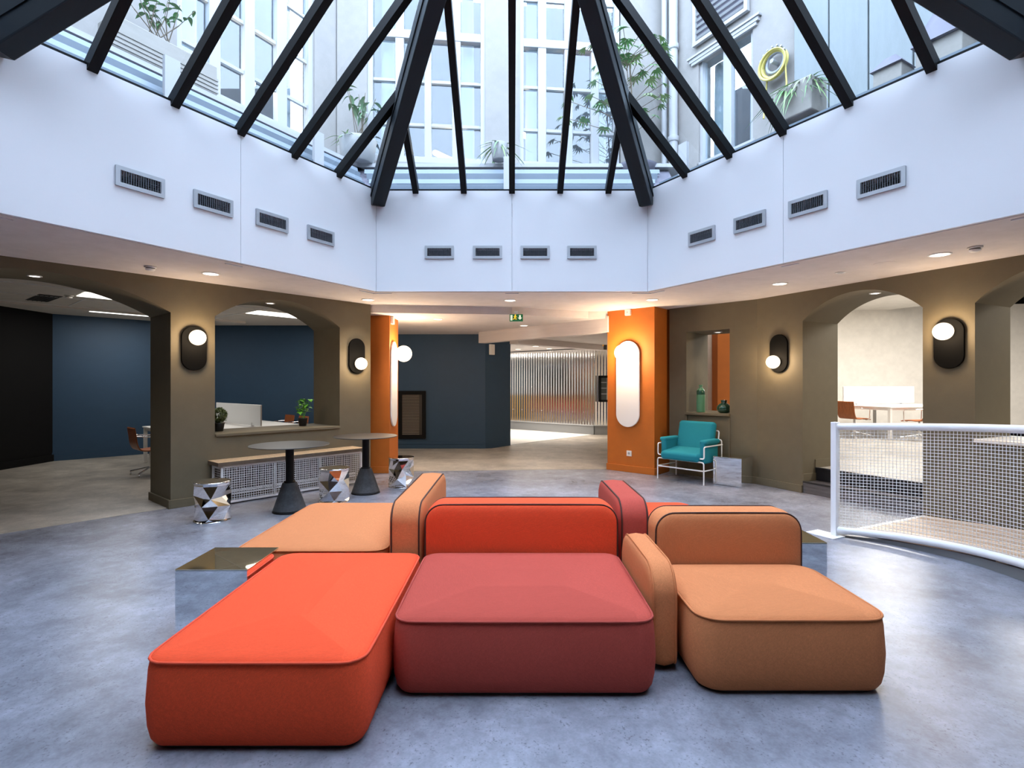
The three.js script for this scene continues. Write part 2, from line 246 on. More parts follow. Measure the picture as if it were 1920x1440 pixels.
// right room
{
  struct(mesh('floor_right_room', prism([right(0.79, 0.3), right(2.34, 0.3), right(2.34, 0.82), right(9, 0.82), right(9, 8), right(-9, 9), right(-2.2, 0.9), right(0.79, 0.82)], 0, 0.35), M.floorLight), 'raised pale floor of the right room', 'floor');
  struct(mesh('ceiling_right_room', prism([right(9, 0.3), right(9, 9), right(-9, 9.5), [2.75, 12.2], [2.75, 10.2], [3.4, 10.1], right(0, 0.6)], 3.75, 3.95), M.tile), 'ceiling of the right room', 'ceiling');
  struct(mesh('wall_right_room', prism([[5.0, 16.5], [16, 14.7], [16, 15.0], [5.0, 16.8]], 0.3, 3.85), M.warmWhite), 'white wall at the back of the right room', 'wall');
  struct(mesh('wall_right_room_side', prism([[15.8, 3], [16, 3], [16, 14.9], [15.8, 14.9]], 0.3, 3.85), M.warmWhite), 'white side wall of the right room', 'wall');
  struct(mesh('wall_niche_back', prism([[2.75, 11.35], [4.36, 11.35], [4.36, 11.5], [2.75, 11.5]], 0.35, 3.85), M.warmWhite), 'white wall seen through the niche', 'wall');
  struct(mesh('wall_niche_orange', prism([[4.24, 11.0], [5.0, 11.0], [5.0, 11.3], [4.24, 11.3]], 0.35, 3.85), M.orange), 'orange pier seen through the niche', 'wall');
  const s = struct(frame('stairs', P1[0], 0, P1[1], RU[0], RU[1]), 'two dark steps up through the right arch', 'stairs');
  mesh('tread', box(1.55, 0.16, 0.34, 1.563, 0.08, -0.17), M.tread, s); mesh('nosing', box(1.55, 0.022, 0.05, 1.563, 0.165, -0.012, 0.006), M.nosing, s);
  mesh('tread', box(1.55, 0.17, 0.02, 1.563, 0.25, -0.295), M.nosing, s); mesh('nosing', box(1.55, 0.022, 0.05, 1.563, 0.347, -0.295, 0.006), M.nosing, s);
}

// ---------------------------------------------------------------- skylight well and skylight
const ventSpots = [[1.096, 1.809, 2.52, 3.235], [0.93, 1.64, 2.34, 3.03], [0.99, 1.70, 2.41, 3.13]];
{
  const w = struct(frame('wall_skylight_well', 0, 0, 0), 'white hexagonal skylight well of tall panels', 'wall');
  const sky = struct(frame('window_1', 0, 0, 0), 'hexagonal pitched glass skylight with black rafters', 'skylight');
  const RISE = APEX - EAVE;
  for (let i = 0; i < 6; i++) {
    const a = HEX[i], b = HEX[(i + 1) % 6], L = Math.hypot(b[0] - a[0], b[1] - a[1]), dx = (b[0] - a[0]) / L, dd = (b[1] - a[1]) / L;
    const xa = -a[0] * dx + (HC - a[1]) * dd;
    const RUN = Math.abs(-a[0] * dd - (HC - a[1]) * dx);
    const put = (o) => { o.position.set(a[0], 0, -a[1]); o.rotation.y = Math.atan2(dd, dx); };
    for (const k of [0, 1]) { // panels with real openings for the vents
      const a0 = L / 2 * k + 0.002, a1 = L / 2 * (k + 1) - 0.002, y0 = CEIL + 0.006;
      const holes = (ventSpots[i] ?? []).filter((q) => q > a0 && q < a1).map((q) => [[q - 0.178, 3.4825], [q + 0.178, 3.4825], [q + 0.178, 3.5975], [q - 0.178, 3.5975]]);
      put(mesh('drum_panel', slab([[a0, y0], [a1, y0], [a1, EAVE], [a0, EAVE]], 0.12, holes), M.drum, w));
    }
    put(mesh('panel_backing', [box(0.2, 1.5, 0.02, L / 2, 3.7, -0.13), box(0.3, 1.5, 0.02, 0.05, 3.7, -0.13), box(0.3, 1.5, 0.02, L - 0.05, 3.7, -0.13)], M.drum, w));
    put(mesh('eave_rail', box(L + 0.1, 0.025, 0.05, L / 2, EAVE + 0.0125, -0.03), M.steelRafter, sky));
    const cs = [-1.42, -0.71, 0, 0.71, 1.42].map((q) => L / 2 + q), at = (c) => (c < xa ? c / xa : (L - c) / (L - xa)) * RUN;
    const pt = (c, r, o = 0) => [c, EAVE + 0.04 + RISE * r / RUN + o, r];
    for (const c of cs) put(mesh('rafter', beamGeo(pt(c, -0.06, -0.02), pt(c, at(c), -0.02), 0.085, 0.11), M.steelRafter, sky));
    const es = [0, ...cs, L];
    for (let k = 0; k < 6; k++) {
      const c0 = es[k], c1 = es[k + 1], Q = [pt(c0, -0.05, 0.03), pt(c1, -0.05, 0.03), pt(c1, at(c1), 0.03), pt(c0, at(c0), 0.03)];
      const g = new THREE.BufferGeometry();
      g.setAttribute('position', new THREE.Float32BufferAttribute([Q[0], Q[1], Q[2], Q[0], Q[2], Q[3]].flat(), 3));
      g.setAttribute('uv', new THREE.Float32BufferAttribute([0, 0, 1, 0, 1, 1, 0, 0, 1, 1, 0, 1], 2)); g.computeVertexNormals();
      put(mesh('glass_pane', g, M.glass, sky));
    }
    // hip beam at corner a
    const H = Math.hypot(a[0], a[1] - HC), sl = RISE / H;
    const prof = [[-0.03, EAVE + 0.04], [-0.03, EAVE - 0.14], [0.05, EAVE - 0.23], [0.14, EAVE - 0.25], [H, EAVE - 0.25 + (H - 0.14) * sl], [H, EAVE + RISE]];
    const g = new THREE.ExtrudeGeometry(shapeOf(prof), { depth: 0.16, bevelEnabled: true, bevelSize: 0.012, bevelThickness: 0.012, bevelSegments: 2 }); g.translate(0, 0, -0.08);
    const lines = [-1, 1].map((q) => beamGeo([0.02, EAVE - 0.13, q * 0.096], [H - 0.1, EAVE - 0.13 + (H - 0.12) * sl, q * 0.096], 0.014, 0.03));
    const h = mesh('hip_beam', g, M.steel, sky); h.position.set(a[0], 0, -a[1]); h.rotation.y = Math.atan2(HC - a[1], -a[0]);
    mesh('flange', lines, M.steel, h);
  }
}

// ---------------------------------------------------------------- air vents on the well
function vent(facet, s, label) {
  const a = HEX[facet], b = HEX[facet + 1], L = Math.hypot(b[0] - a[0], b[1] - a[1]), dx = (b[0] - a[0]) / L, dd = (b[1] - a[1]) / L;
  const v = tag(frame('air_vent', a[0] + dx * s, 3.54, a[1] + dd * s, dx, dd), label, 'vent', 'grey air vents on the white skylight well');
  const W = 0.43, H = 0.19;
  mesh('grille_frame', slab(roundRect(W, H, 0.006, 2), 0.022, [roundRect(W - 0.075, H - 0.075, 0.003, 2)]).translate(0, 0, 0.022), M.greyMetal, v);
  const dw = W - 0.074, dh = H - 0.075; mesh('duct', [box(dw, 0.004, 0.45, 0, dh / 2 + 0.002, -0.225), box(dw, 0.004, 0.45, 0, -dh / 2 - 0.002, -0.225), box(0.004, dh, 0.45, dw / 2 + 0.002, 0, -0.225), box(0.004, dh, 0.45, -dw / 2 - 0.002, 0, -0.225), box(dw, dh, 0.004, 0, 0, -0.448)], M.duct, v);
  const bl = []; for (let i = 0; i < 17; i++) bl.push(box(0.004, H - 0.075, 0.012, -0.17 + i * 0.02125, 0, 0.013));
  mesh('blades', bl, M.ventSlat, v);
  const hb = []; for (let i = 0; i < 4; i++) hb.push(box(W - 0.075, 0.0025, 0.004, 0, -0.036 + i * 0.024, 0.007));
  mesh('cross_blades', hb, M.ventSlat, v);
}
['nearest the camera and largest on the left slanted well wall', 'second from the camera on the left slanted well wall', 'just right of the panel seam on the left slanted well wall', 'farthest and smallest on the left slanted well wall'].forEach((t, i) => vent(0, ventSpots[0][i], 'grey air vent ' + t));
['leftmost of four on the facing well wall', 'just left of the panel seam on the facing well wall', 'just right of the panel seam on the facing well wall', 'rightmost of four on the facing well wall'].forEach((t, i) => vent(1, ventSpots[1][i], 'grey air vent ' + t));
['farthest and smallest on the right slanted well wall', 'second from the far corner on the right slanted well wall', 'second from the camera on the right slanted well wall', 'nearest the camera and largest on the right slanted well wall'].forEach((t, i) => vent(2, ventSpots[2][i], 'grey air vent ' + t));

// ---------------------------------------------------------------- sofa island
function skin(rings, closeBottom = true) { // rings: arrays of [x,y,z] with equal count
  const n = rings[0].length, pos = [], uv = [], idx = []; let v = 0, prev = null;
  rings.forEach((r, k) => {
    let u = 0; if (prev) v += Math.hypot(...r[0].map((q, j) => q - prev[0][j]));
    for (let i = 0; i <= n; i++) { const p = r[i % n]; if (i) u += Math.hypot(p[0] - r[i - 1][0], p[1] - r[i - 1][1], p[2] - r[i - 1][2]); pos.push(...p); uv.push(u, v); }
    prev = r;
  });
  const m = n + 1;
  for (let k = 0; k < rings.length - 1; k++) for (let i = 0; i < n; i++) { const a = k * m + i, b = a + 1, c = a + m, d = c + 1; idx.push(a, b, d, a, d, c); }
  for (const [k, flip] of [[0, true], [rings.length - 1, false]]) {
    const r = rings[k], c = [0, 1, 2].map((j) => r.reduce((s, p) => s + p[j], 0) / n), ci = pos.length / 3; pos.push(...c); uv.push(c[0], c[2]);
    for (let i = 0; i < n; i++) flip ? idx.push(ci, k * m + i + 1, k * m + i) : idx.push(ci, k * m + i, k * m + i + 1);
  }
  const g = new THREE.BufferGeometry(); g.setAttribute('position', new THREE.Float32BufferAttribute(pos, 3)); g.setAttribute('uv', new THREE.Float32BufferAttribute(uv, 2)); g.setIndex(idx); g.computeVertexNormals();
  return toCreasedNormals(g, 1.0);
}
function bulgeOut(pts, k) { // soften straight sides outward
  return pts;
}
function seatModule(x0, x1, d0, d1, h, mat, pipe, label, r = 0.10) {
  const w = x1 - x0, D = d1 - d0, o = tag(frame('sofa_module', (x0 + x1) / 2, 0, (d0 + d1) / 2), label, 'sofa', 'upholstered modules of the sofa island');
  const ring = (inset, y, dome = 0) => roundRect(w - 2 * inset, D - 2 * inset, Math.max(r - inset, 0.03), 9).map(([a, b]) => [a, y, -b]);
  const prof = [[0.05, 0.016], [0.02, 0.02], [0.004, 0.045], [-0.008, 0.10], [-0.014, h * 0.5], [-0.004, h - 0.05], [0.004, h - 0.006], [0.006, h], [0.012, h + 0.006], [0.03, h + 0.014], [0.07, h + 0.022], [0.14, h + 0.028], [0.26, h + 0.032], [0.4, h + 0.034]];
  mesh('cushion', skin(prof.map(([i, y]) => ring(i, y))), mat, o);
  mesh('piping', tube(ring(0.002, h), 0.0065, 8, true), pipe, o);
  mesh('plinth', prism(roundRect(w - 0.07, D - 0.07, r - 0.02, 6), 0, 0.03), M.plasticDark, o);
  for (const [sx, sz] of [[-1, -1], [1, -1], [-1, 1], [1, 1]]) mesh('foot', new THREE.CylinderGeometry(0.02, 0.02, 0.035, 12).translate(sx * (w / 2 - 0.12), 0.0175, sz * (D / 2 - 0.12)), M.plasticDark, o);
  return o;
}
// upright cushion: face outline w x h, thickness t; turned = faces left/right instead of front/back
function backModule(x0, x1, d0, d1, h, mat, pipe, label, turned, r = 0.13) {
  const o = tag(frame('sofa_module', (x0 + x1) / 2, 0, (d0 + d1) / 2), label, 'sofa', 'upholstered modules of the sofa island');
  const w = turned ? d1 - d0 : x1 - x0, t = turned ? x1 - x0 : d1 - d0, y0 = 0.03;
  const ring = (inset, z) => roundRect(w - 2 * inset, h - y0 - 2 * inset, [0.04, Math.max(r - inset, 0.02), Math.max(r - inset, 0.02), 0.04], 10).map(([a, b]) => turned ? [z, y0 + (h - y0) / 2 + b, a] : [a, y0 + (h - y0) / 2 + b, z]);
  const T = t / 2, q = [[0.2, T], [0.1, T - 0.003], [0.05, T - 0.008], [0.02, T - 0.016], [0.008, T - 0.026], [0.004, T - 0.034], [0.0, T - 0.05], [-0.006, 0]];
  let rings = [...q.slice().reverse().map(([i, z]) => ring(i, -z)).reverse(), ...q.slice(0, -1).reverse().map(([i, z]) => ring(i, z))];
  if (turned) rings = rings.map((a) => a.slice().reverse());
  mesh('cushion', skin(rings), mat, o);
  for (const s of [-1, 1]) mesh('piping', tube(ring(0.004, s * (T - 0.03)), 0.006, 8, true), pipe, o);
  mesh('plinth', turned ? box(t - 0.08, 0.035, w - 0.12, 0, 0.0175, 0) : box(w - 0.12, 0.035, t - 0.08, 0, 0.0175, 0), M.plasticDark, o);
  return o;
}
seatModule(-1.62, -0.645, 2.31, 3.80, 0.39, M.red, M.redPipe, 'long bright red seat module at the front left');
seatModule(-0.61, 0.74, 2.71, 3.80, 0.39, M.maroon, M.maroonPipe, 'wide maroon seat module in the middle of the front row');
seatModule(0.96, 1.96, 2.73, 3.56, 0.39, M.tan, M.tanPipe, 'tan seat module at the front right', 0.13);
seatModule(-2.02, -0.92, 3.86, 5.40, 0.39, M.tan, M.tanPipe, 'tan seat module behind the bright red one, left');
seatModule(1.05, 1.76, 3.96, 5.42, 0.39, M.red, M.redPipe, 'red seat module hidden behind the right tan backrest');
backModule(-0.63, 0.765, 3.83, 4.13, 0.73, M.red, M.darkPipe, 'bright red backrest module behind the maroon seat');
backModule(0.97, 1.96, 3.58, 3.85, 0.73, M.tan, M.darkPipe, 'wide tan backrest module behind the right tan seat');
backModule(-0.905, -0.645, 3.86, 5.33, 0.73, M.tan, M.darkPipe, 'long tan backrest module pointing away, left of red backrest', true, 0.15);
backModule(0.785, 1.035, 3.95, 4.95, 0.73, M.maroon, M.darkPipe, 'maroon backrest module pointing away, right of red backrest', true, 0.15);
backModule(0.76, 0.94, 2.96, 3.78, 0.58, M.tan, M.tanPipe, 'low tan armrest module between maroon and tan seats', true, 0.17);

// mirror cubes
function mirrorCube(x, d, s, turn, label) {
  const o = tag(frame('mirror_cube_table', x, 0, d, Math.cos(turn), Math.sin(turn)), label, 'side table', 'mirrored cube side tables');
  mesh('core', box(s - 0.012, s - 0.012, s - 0.012, 0, s / 2, 0), M.mirrorEdge, o);
  for (let k = 0; k < 4; k++) { const g = box(s - 0.006, s - 0.016, 0.005, 0, s / 2 - 0.001, s / 2 - 0.0035); g.rotateY(k * Math.PI / 2); mesh('mirror_panel', g, M.mirror, o); }
  mesh('mirror_top', box(s, 0.006, s, 0, s - 0.003, 0, 0.001), M.mirrorBronze, o);
}
mirrorCube(-1.865, 3.53, 0.45, 0, 'mirrored cube side table beside the long bright red seat');
mirrorCube(2.06, 4.09, 0.45, 0, 'mirrored cube side table peeking out behind the right tan backrest');
mirrorCube(3.53, 8.52, 0.45, -0.79, 'mirrored cube side table beside the teal armchair');

// ---------------------------------------------------------------- bistro tables and chrome stools
function bistro(x, d, r, label) {
  const o = tag(frame('bistro_table', x, 0, d), label, 'table', 'black round bistro tables');
  mesh('table_top', lathe([[0, 0.826], [r - 0.004, 0.826], [r, 0.831], [r - 0.002, 0.838], [0, 0.84]], 64), M.tableTop, o);
  mesh('pole', lathe([[0.05, 0.3], [0.05, 0.82], [0.09, 0.824], [0, 0.825]], 28), M.tableLeg, o);
  mesh('collar', lathe([[0.068, 0.36], [0.068, 0.375], [0.05, 0.385]], 28), M.tableLeg, o);
  mesh('foot', toCreasedNormals(lathe([[0, 0.012], [0.19, 0.012], [0.197, 0.03], [0.15, 0.17], [0.085, 0.36], [0.0, 0.365]], 40), 0.5), M.concrete, o);
  mesh('foot_rim', lathe([[0, 0], [0.205, 0], [0.205, 0.014], [0.19, 0.02]], 40), M.tableLeg, o);
}
bistro(-2.80, 6.72, 0.475, 'black round bistro table nearer the camera, left');
bistro(-2.15, 7.84, 0.455, 'black round bistro table farther back, by the orange column');
function stool(x, d, sd, label) {
  const o = tag(frame('chrome_stool', x, 0, d), label, 'stool', 'crumpled chrome drum stools'); seed = sd;
  const n = 8, hs = [0.0, 0.03, 0.165, 0.30, 0.42, 0.45], P = hs.map((h, k) => Array.from({ length: n }, (_, i) => {
    const edge = k === 0 || k >= 4, r = edge ? 0.193 : 0.198 - (0.3 + 0.7 * rnd()) * 0.075 * ((i + k) % 2 ? 1 : 0.05), a = (i + (edge ? 0 : (k % 2 ? 0.5 : 0) + (rnd() - 0.5) * 0.55)) / n * Math.PI * 2;
    return [r * Math.cos(a), h + (edge ? 0 : (rnd() - 0.5) * 0.05), r * Math.sin(a)];
  }));
  const pos = []; for (let k = 0; k < hs.length - 1; k++) for (let i = 0; i < n; i++) {
    const a = P[k][i], b = P[k][(i + 1) % n], c = P[k + 1][i], e = P[k + 1][(i + 1) % n]; (i + k) % 2 ? pos.push(a, c, b, b, c, e) : pos.push(a, e, b, a, c, e);
  }
  const g = new THREE.BufferGeometry(); g.setAttribute('position', new THREE.Float32BufferAttribute(pos.flat(), 3)); g.computeVertexNormals();
  mesh('crumpled_body', g, M.chrome, o);
  mesh('seat_disc', lathe([[0, 0.445], [0.193, 0.445], [0.2, 0.453], [0.196, 0.462], [0.18, 0.464], [0, 0.462]], 48), M.chrome, o);
  mesh('base_ring', lathe([[0.17, 0], [0.197, 0], [0.197, 0.012], [0.17, 0.014]], 48), M.chrome, o);
}
stool(-3.52, 6.27, 11, 'crumpled chrome drum stool nearest the camera, by the olive pier');
stool(-2.42, 7.27, 23, 'crumpled chrome drum stool between the two bistro tables');
stool(-1.73, 8.33, 37, 'crumpled chrome drum stool before the left orange column');

// ---------------------------------------------------------------- wire mesh bench under the left window
{
  const p = left(2.06, 0), o = tag(frame('bench', p[0], 0, p[1], LU[0], LU[1]), 'speckled bench top on white wire mesh box below the arched window', 'bench');
  const W = 2.17, D = 0.33, H = 0.515;
  mesh('bench_top', box(W + 0.05, 0.055, D + 0.03, W / 2 - 0.0, H + 0.0275, D / 2 + 0.005, 0.006), M.terrazzo, o);
  mesh('edge_shade', [box(W + 0.052, 0.05, 0.004, W / 2, H + 0.0275, D + 0.021), box(0.004, 0.05, D + 0.03, -0.026, H + 0.0275, D / 2 + 0.005)], M.benchEdgeShade, o);  // darker strips paint the shade on the slab edge
  const fins = []; for (let k = 0; k < 40; k++) fins.push(box(0.03, H - 0.14, 0.09, 0.09 + k * 0.051, H / 2 + 0.01, 0.06)); mesh('radiator', fins, M.radiator, o);
  const fr = (x0, x1, y0, y1, z, turn) => [[x0, y0, x1, y0], [x0, y1, x1, y1], [x0, y0, x0, y1], [x1, y0, x1, y1]].map(([a, b, c, e]) => beamGeo(turn ? [turn, b, a] : [a, b, z], turn ? [turn, e, c] : [c, e, z], 0.028, 0.028));
  const xs = [0.03, 0.73, 1.42, 2.14];
  for (let i = 0; i < 3; i++) {
    const f = mesh('mesh_frame', fr(xs[i], xs[i + 1], 0.035, H - 0.015, D - 0.016), M.wireGrey, o), wires = [];
    const nx = 22, ny = 15;
    for (let k = 1; k < nx; k++) wires.push(box(0.006, H - 0.06, 0.006, xs[i] + (xs[i + 1] - xs[i]) * k / nx, H / 2 + 0.01, D - 0.016));
    for (let k = 1; k < ny; k++) wires.push(box(xs[i + 1] - xs[i], 0.006, 0.006, (xs[i] + xs[i + 1]) / 2, 0.035 + (H - 0.05) * k / ny, D - 0.010));
    mesh('wire_mesh', wires, M.wireGrey, f);
  }
  const e = mesh('end_frame', [box(0.028, H - 0.02, 0.028, 0.03, H / 2, 0.03), box(0.028, 0.03, D - 0.04, 0.03, H - 0.02, D / 2), box(0.028, 0.03, D - 0.04, 0.03, 0.035, D / 2)], M.wireGrey, o), sl = [];
  for (let k = 0; k < 14; k++) sl.push(box(0.006, 0.007, D - 0.07, 0.03, 0.07 + k * 0.031, D / 2));
  mesh('wire_mesh', sl, M.wireGrey, e);
  mesh('radiator_pipe', [rod([0.1, 0.11, 0.2], [2.1, 0.11, 0.2], 0.012), rod([0.1, 0.15, 0.2], [2.1, 0.15, 0.2], 0.012)], M.wireGrey, o);
}

// ---------------------------------------------------------------- plants
function leafGeo(len, wid, bend = 0.25) {
  const pos = [], idx = [], n = 5;
  for (let i = 0; i <= n; i++) { const t = i / n, w = wid / 2 * Math.sin(Math.PI * Math.pow(t, 0.75)) + 0.001, y = -bend * len * t * t; pos.push(t * len, y + w * 0.3, -w, t * len, y, 0, t * len, y + w * 0.3, w); }
  for (let i = 0; i < n; i++) { const a = i * 3; idx.push(a, a + 1, a + 3, a + 1, a + 4, a + 3, a + 1, a + 2, a + 4, a + 2, a + 5, a + 4); }
  const g = new THREE.BufferGeometry(); g.setAttribute('position', new THREE.Float32BufferAttribute(pos, 3)); g.setIndex(idx); g.computeVertexNormals(); return g;
}
function potGeo(r, h) { return lathe([[0, 0.001], [r * 0.72, 0.001], [r * 0.95, h * 0.86], [r, h * 0.87], [r, h], [r * 0.9, h], [r * 0.88, h * 0.9]], 28); }
function place(o, x, y, z, yaw, pitch, roll = 0, s = 1) { o.position.set(x, y, z); o.rotation.set(roll, yaw, pitch, 'YXZ'); o.scale.setScalar(s); return o; }
{ // basil
  const p = left(3.60, 0.42), o = tag(frame('potted_basil', p[0], 0.92, p[1]), 'bright green leafy plant in small black pot on the window ledge', 'plant'); seed = 91;
  mesh('pot', potGeo(0.075, 0.13), M.pot, o); mesh('soil', new THREE.CylinderGeometry(0.066, 0.066, 0.01, 20).translate(0, 0.118, 0), M.soil, o);
  const lg = leafGeo(0.11, 0.085, 0.3), st = [];
  for (let i = 0; i < 9; i++) { const a = i * 2.4, r = 0.03 + 0.10 * rnd(), h = 0.26 + 0.2 * rnd(); st.push(rod([0.02 * Math.cos(a), 0.12, 0.02 * Math.sin(a)], [r * Math.cos(a), h, r * Math.sin(a)], 0.003, 5));
    for (let k = 0; k < 6; k++) { const t = 0.55 + 0.45 * k / 5; place(mesh('leaf', lg, M.leafBright, o), r * t * Math.cos(a), 0.12 + (h - 0.12) * t, r * t * Math.sin(a), rnd() * 6.28, 0.5 - rnd() * 0.7, 0, 0.6 + 0.5 * rnd()); } }
  mesh('stems', st, M.leafBright, o);
}
{ // little round bush
  const p = left(2.33, 0.42), o = tag(frame('potted_bush', p[0], 0.92, p[1]), 'small round olive green bush in black pot beside the pier', 'plant'); seed = 12;
  mesh('pot', potGeo(0.075, 0.12), M.pot, o); mesh('soil', new THREE.CylinderGeometry(0.066, 0.066, 0.01, 20).translate(0, 0.108, 0), M.soil, o);
  const ls = []; for (let i = 0; i < 900; i++) { const z = rnd() * 2 - 1, a = rnd() * 6.283, q = Math.sqrt(1 - z * z), R = 0.105 * (0.6 + 0.4 * Math.cbrt(rnd())); const g = leafGeo(0.035, 0.016, 0.1); g.rotateZ(rnd() * 2 - 0.4); g.rotateY(rnd() * 6.28); g.translate(R * q * Math.cos(a), 0.22 + R * z, R * q * Math.sin(a)); ls.push(g); }
  const f = mesh('foliage', ls.map((g) => { g.setAttribute('uv', new THREE.Float32BufferAttribute(new Float32Array(g.attributes.position.count * 2), 2)); return g; }), M.leafDull, o); f.userData.kind = 'stuff';
  mesh('stems', rod([0, 0.1, 0], [0, 0.22, 0], 0.012, 6), M.stem, o);
}

// ---------------------------------------------------------------- wall lamps
function sconce(p, dx, dd, up, label) {
  const o = tag(frame('wall_lamp', p[0], 2.07, p[1], dx, dd), label, 'lamp', 'black oval wall lamps with glowing globes');
  const g = new THREE.ExtrudeGeometry(shapeOf(roundRect(0.29, 0.57, 0.1449, 16)), { depth: 0.018, bevelEnabled: true, bevelSize: 0.006, bevelThickness: 0.006, bevelSegments: 3 });
  g.translate(0, 0, 0.006); mesh('back_plate', g, M.lampBlack, o);
  const y = up ? 0.135 : -0.135;
  mesh('globe_holder', new THREE.CylinderGeometry(0.055, 0.06, 0.03, 28).rotateX(Math.PI / 2).translate(0, y, 0.045), M.black, o);
  mesh('glass_globe_lamp', new THREE.SphereGeometry(0.1, 36, 24).translate(0, y, 0.145), M.globe, o);
  const l = new THREE.PointLight(new THREE.Color(...WARM), 1.7); l.position.set(0, y, 0.145); l.castShadow = true; l.shadow.radius = 4; o.add(l);
}
sconce(left(1.859), ...LU, true, 'black oval wall lamp on the left olive pier, globe on top');
sconce(left(4.32), ...LU, false, 'black oval wall lamp near the left orange column, globe below');
sconce(right(0.40), ...RU, false, 'black oval wall lamp right of the niche, globe below');
sconce(right(2.62), ...RU, true, 'black oval wall lamp on the far right pier, globe on top');
function ovalLamp(x, d, dx, dd, h, off, label) {
  const o = tag(frame('oval_wall_lamp', x, h, d, dx, dd), label, 'lamp', 'tall white oval lamps on the orange columns');
  const g = new THREE.ExtrudeGeometry(shapeOf(roundRect(0.46, 1.55, 0.2299, 18)), { depth: 0.02, bevelEnabled: true, bevelSize: 0.006, bevelThickness: 0.006, bevelSegments: 3 }); g.translate(0, 0, 0.008);
  mesh('oval_plate', g, M.whiteMetal, o);
  mesh('globe_holder', new THREE.CylinderGeometry(0.06, 0.07, 0.04, 28).rotateX(Math.PI / 2).translate(0, off, 0.05), M.whiteMetal, o);
  mesh('glass_globe_lamp', new THREE.SphereGeometry(0.15, 40, 26).translate(0, off, 0.2), M.globe, o);
  const l = new THREE.PointLight(new THREE.Color(...WARM), 7); l.position.set(0, off, 0.2); l.castShadow = true; l.shadow.radius = 6; o.add(l);
}
ovalLamp(2.115, 9.70, 0.743, -0.67, 1.6, 0.56, 'tall white oval wall lamp on the right orange column');
ovalLamp(-2.2, 9.86, 0, 1, 1.6, 0.56, 'tall white oval wall lamp seen edge on, left orange column');

// ---------------------------------------------------------------- ceiling fittings
function downlight(x, d, y, k, label, r = 0.085, group = 'round recessed ceiling downlights') {
  const o = tag(frame('downlight', x, y, d), label, 'downlight', group);
  mesh('trim_ring', lathe([[r + 0.018, 0], [r + 0.02, -0.006], [r + 0.004, -0.01], [r, -0.004], [r, 0]], 36), M.whiteMetal, o);
  mesh('light_disc', new THREE.CylinderGeometry(r, r, 0.003, 36).translate(0, -0.004, 0), M.downlight, o);
  if (k) { const l = new THREE.SpotLight(new THREE.Color(...SOFT), k, 0, 0.9, 0.7); l.position.set(0, -0.02, 0); l.target.position.set(0, -1, 0); o.add(l, l.target); l.castShadow = true; l.shadow.radius = 4; }
}
const ceilPt = (px, py, y) => { const d = (y - 1.6) * 1000 / (720 - py); return [(px - 960) / 1000 * d, d]; };
// ring ceiling
downlight(-3.71, 6.57, CEIL, 7, 'recessed downlight in the ring ceiling above the left pier');
downlight(-2.32, 8.6, CEIL, 7, 'recessed downlight by the end of the left olive wall');
downlight(-0.03, 8.66, CEIL, 7, 'recessed downlight just above the green exit sign');
downlight(2.26, 8.6, CEIL, 7, 'recessed downlight before the right orange column');
downlight(3.63, 7.23, CEIL, 7, 'recessed downlight in the ring ceiling right of the niche');
downlight(4.49, 5.6, CEIL, 7, 'recessed downlight near the smoke detector, far right');
downlight(-1.4, 10.1, 2.83, 8, 'recessed downlight in the low corridor ceiling, left', 0.075);
downlight(0.25, 11.2, 2.83, 8, 'recessed downlight in the corridor ceiling below the exit sign', 0.075);
[['leftmost', 0.2, 17.6], ['middle', 0.72, 16.2], ['right', 1.2, 17.3], ['far right', 1.85, 16.0]].forEach(([t, x, d]) => downlight(x, d, 2.75, 24, 'small downlight before the corrugated metal wall, ' + t, 0.09, 'downlights before the corrugated wall'));
{
  const a = left(0.334, 0.41), b = left(3.067, 0.41), c = right(1.563, 0.41), e = [P0[0] + F1U[0] * 0.7 + F1N[0] * 0.4, P0[1] + F1U[1] * 0.7 + F1N[1] * 0.4];
  downlight(a[0], a[1], 2.849, 2.5, 'small downlight in the crown of the left open arch', 0.05); downlight(b[0], b[1], 2.849, 2.5, 'small downlight in the crown of the arched window', 0.05);
  downlight(c[0], c[1], 2.849, 2.5, 'small downlight in the crown of the right arch', 0.05); downlight(e[0], e[1], 2.518, 2.5, 'small downlight at the top of the niche', 0.05);
}
function detector(x, d, y, label) {
  const o = tag(frame('smoke_detector', x, y, d), label, 'detector');
  mesh('detector_base', lathe([[0, 0], [0.062, 0], [0.062, -0.012], [0.055, -0.016], [0, -0.016]], 32), M.plastic, o);
  mesh('detector_slot', lathe([[0.045, -0.016], [0.045, -0.03]], 32), M.plasticDark, o);
  mesh('detector_head', lathe([[0.05, -0.026], [0.048, -0.038], [0.03, -0.05], [0, -0.052]], 32), M.plastic, o);
}
detector(-4.19, 6.18, CEIL, 'white smoke detector on the ring ceiling, left');
detector(4.6, 5.3, CEIL, 'white smoke detector on the ring ceiling, right');
detector(-7.25, 8.73, 3.05, 'smoke detector on the left room ceiling beside the black grille');
for (const [x, d, l] of [[-3.27, 7.15, 'flush round speaker cover in the ring ceiling, left'], [4.21, 6.02, 'flush round speaker cover in the ring ceiling, right']]) {
  const o = tag(frame('ceiling_speaker', x, CEIL, d), l, 'speaker'); mesh('speaker_cover', lathe([[0, -0.004], [0.105, -0.004], [0.11, 0]], 40), M.ceiling, o);
}
{ const o = tag(frame('ceiling_spotlight', 4.0, CEIL, 6.5), 'small unlit recessed spotlight between downlights on the right', 'spotlight'); mesh('spotlight_ring', lathe([[0.055, 0], [0.06, -0.006], [0.04, -0.008], [0.038, 0]], 28), M.whiteMetal, o); mesh('spotlight_lens', new THREE.CylinderGeometry(0.038, 0.038, 0.003, 24).translate(0, -0.003, 0), M.greyMetal, o); }
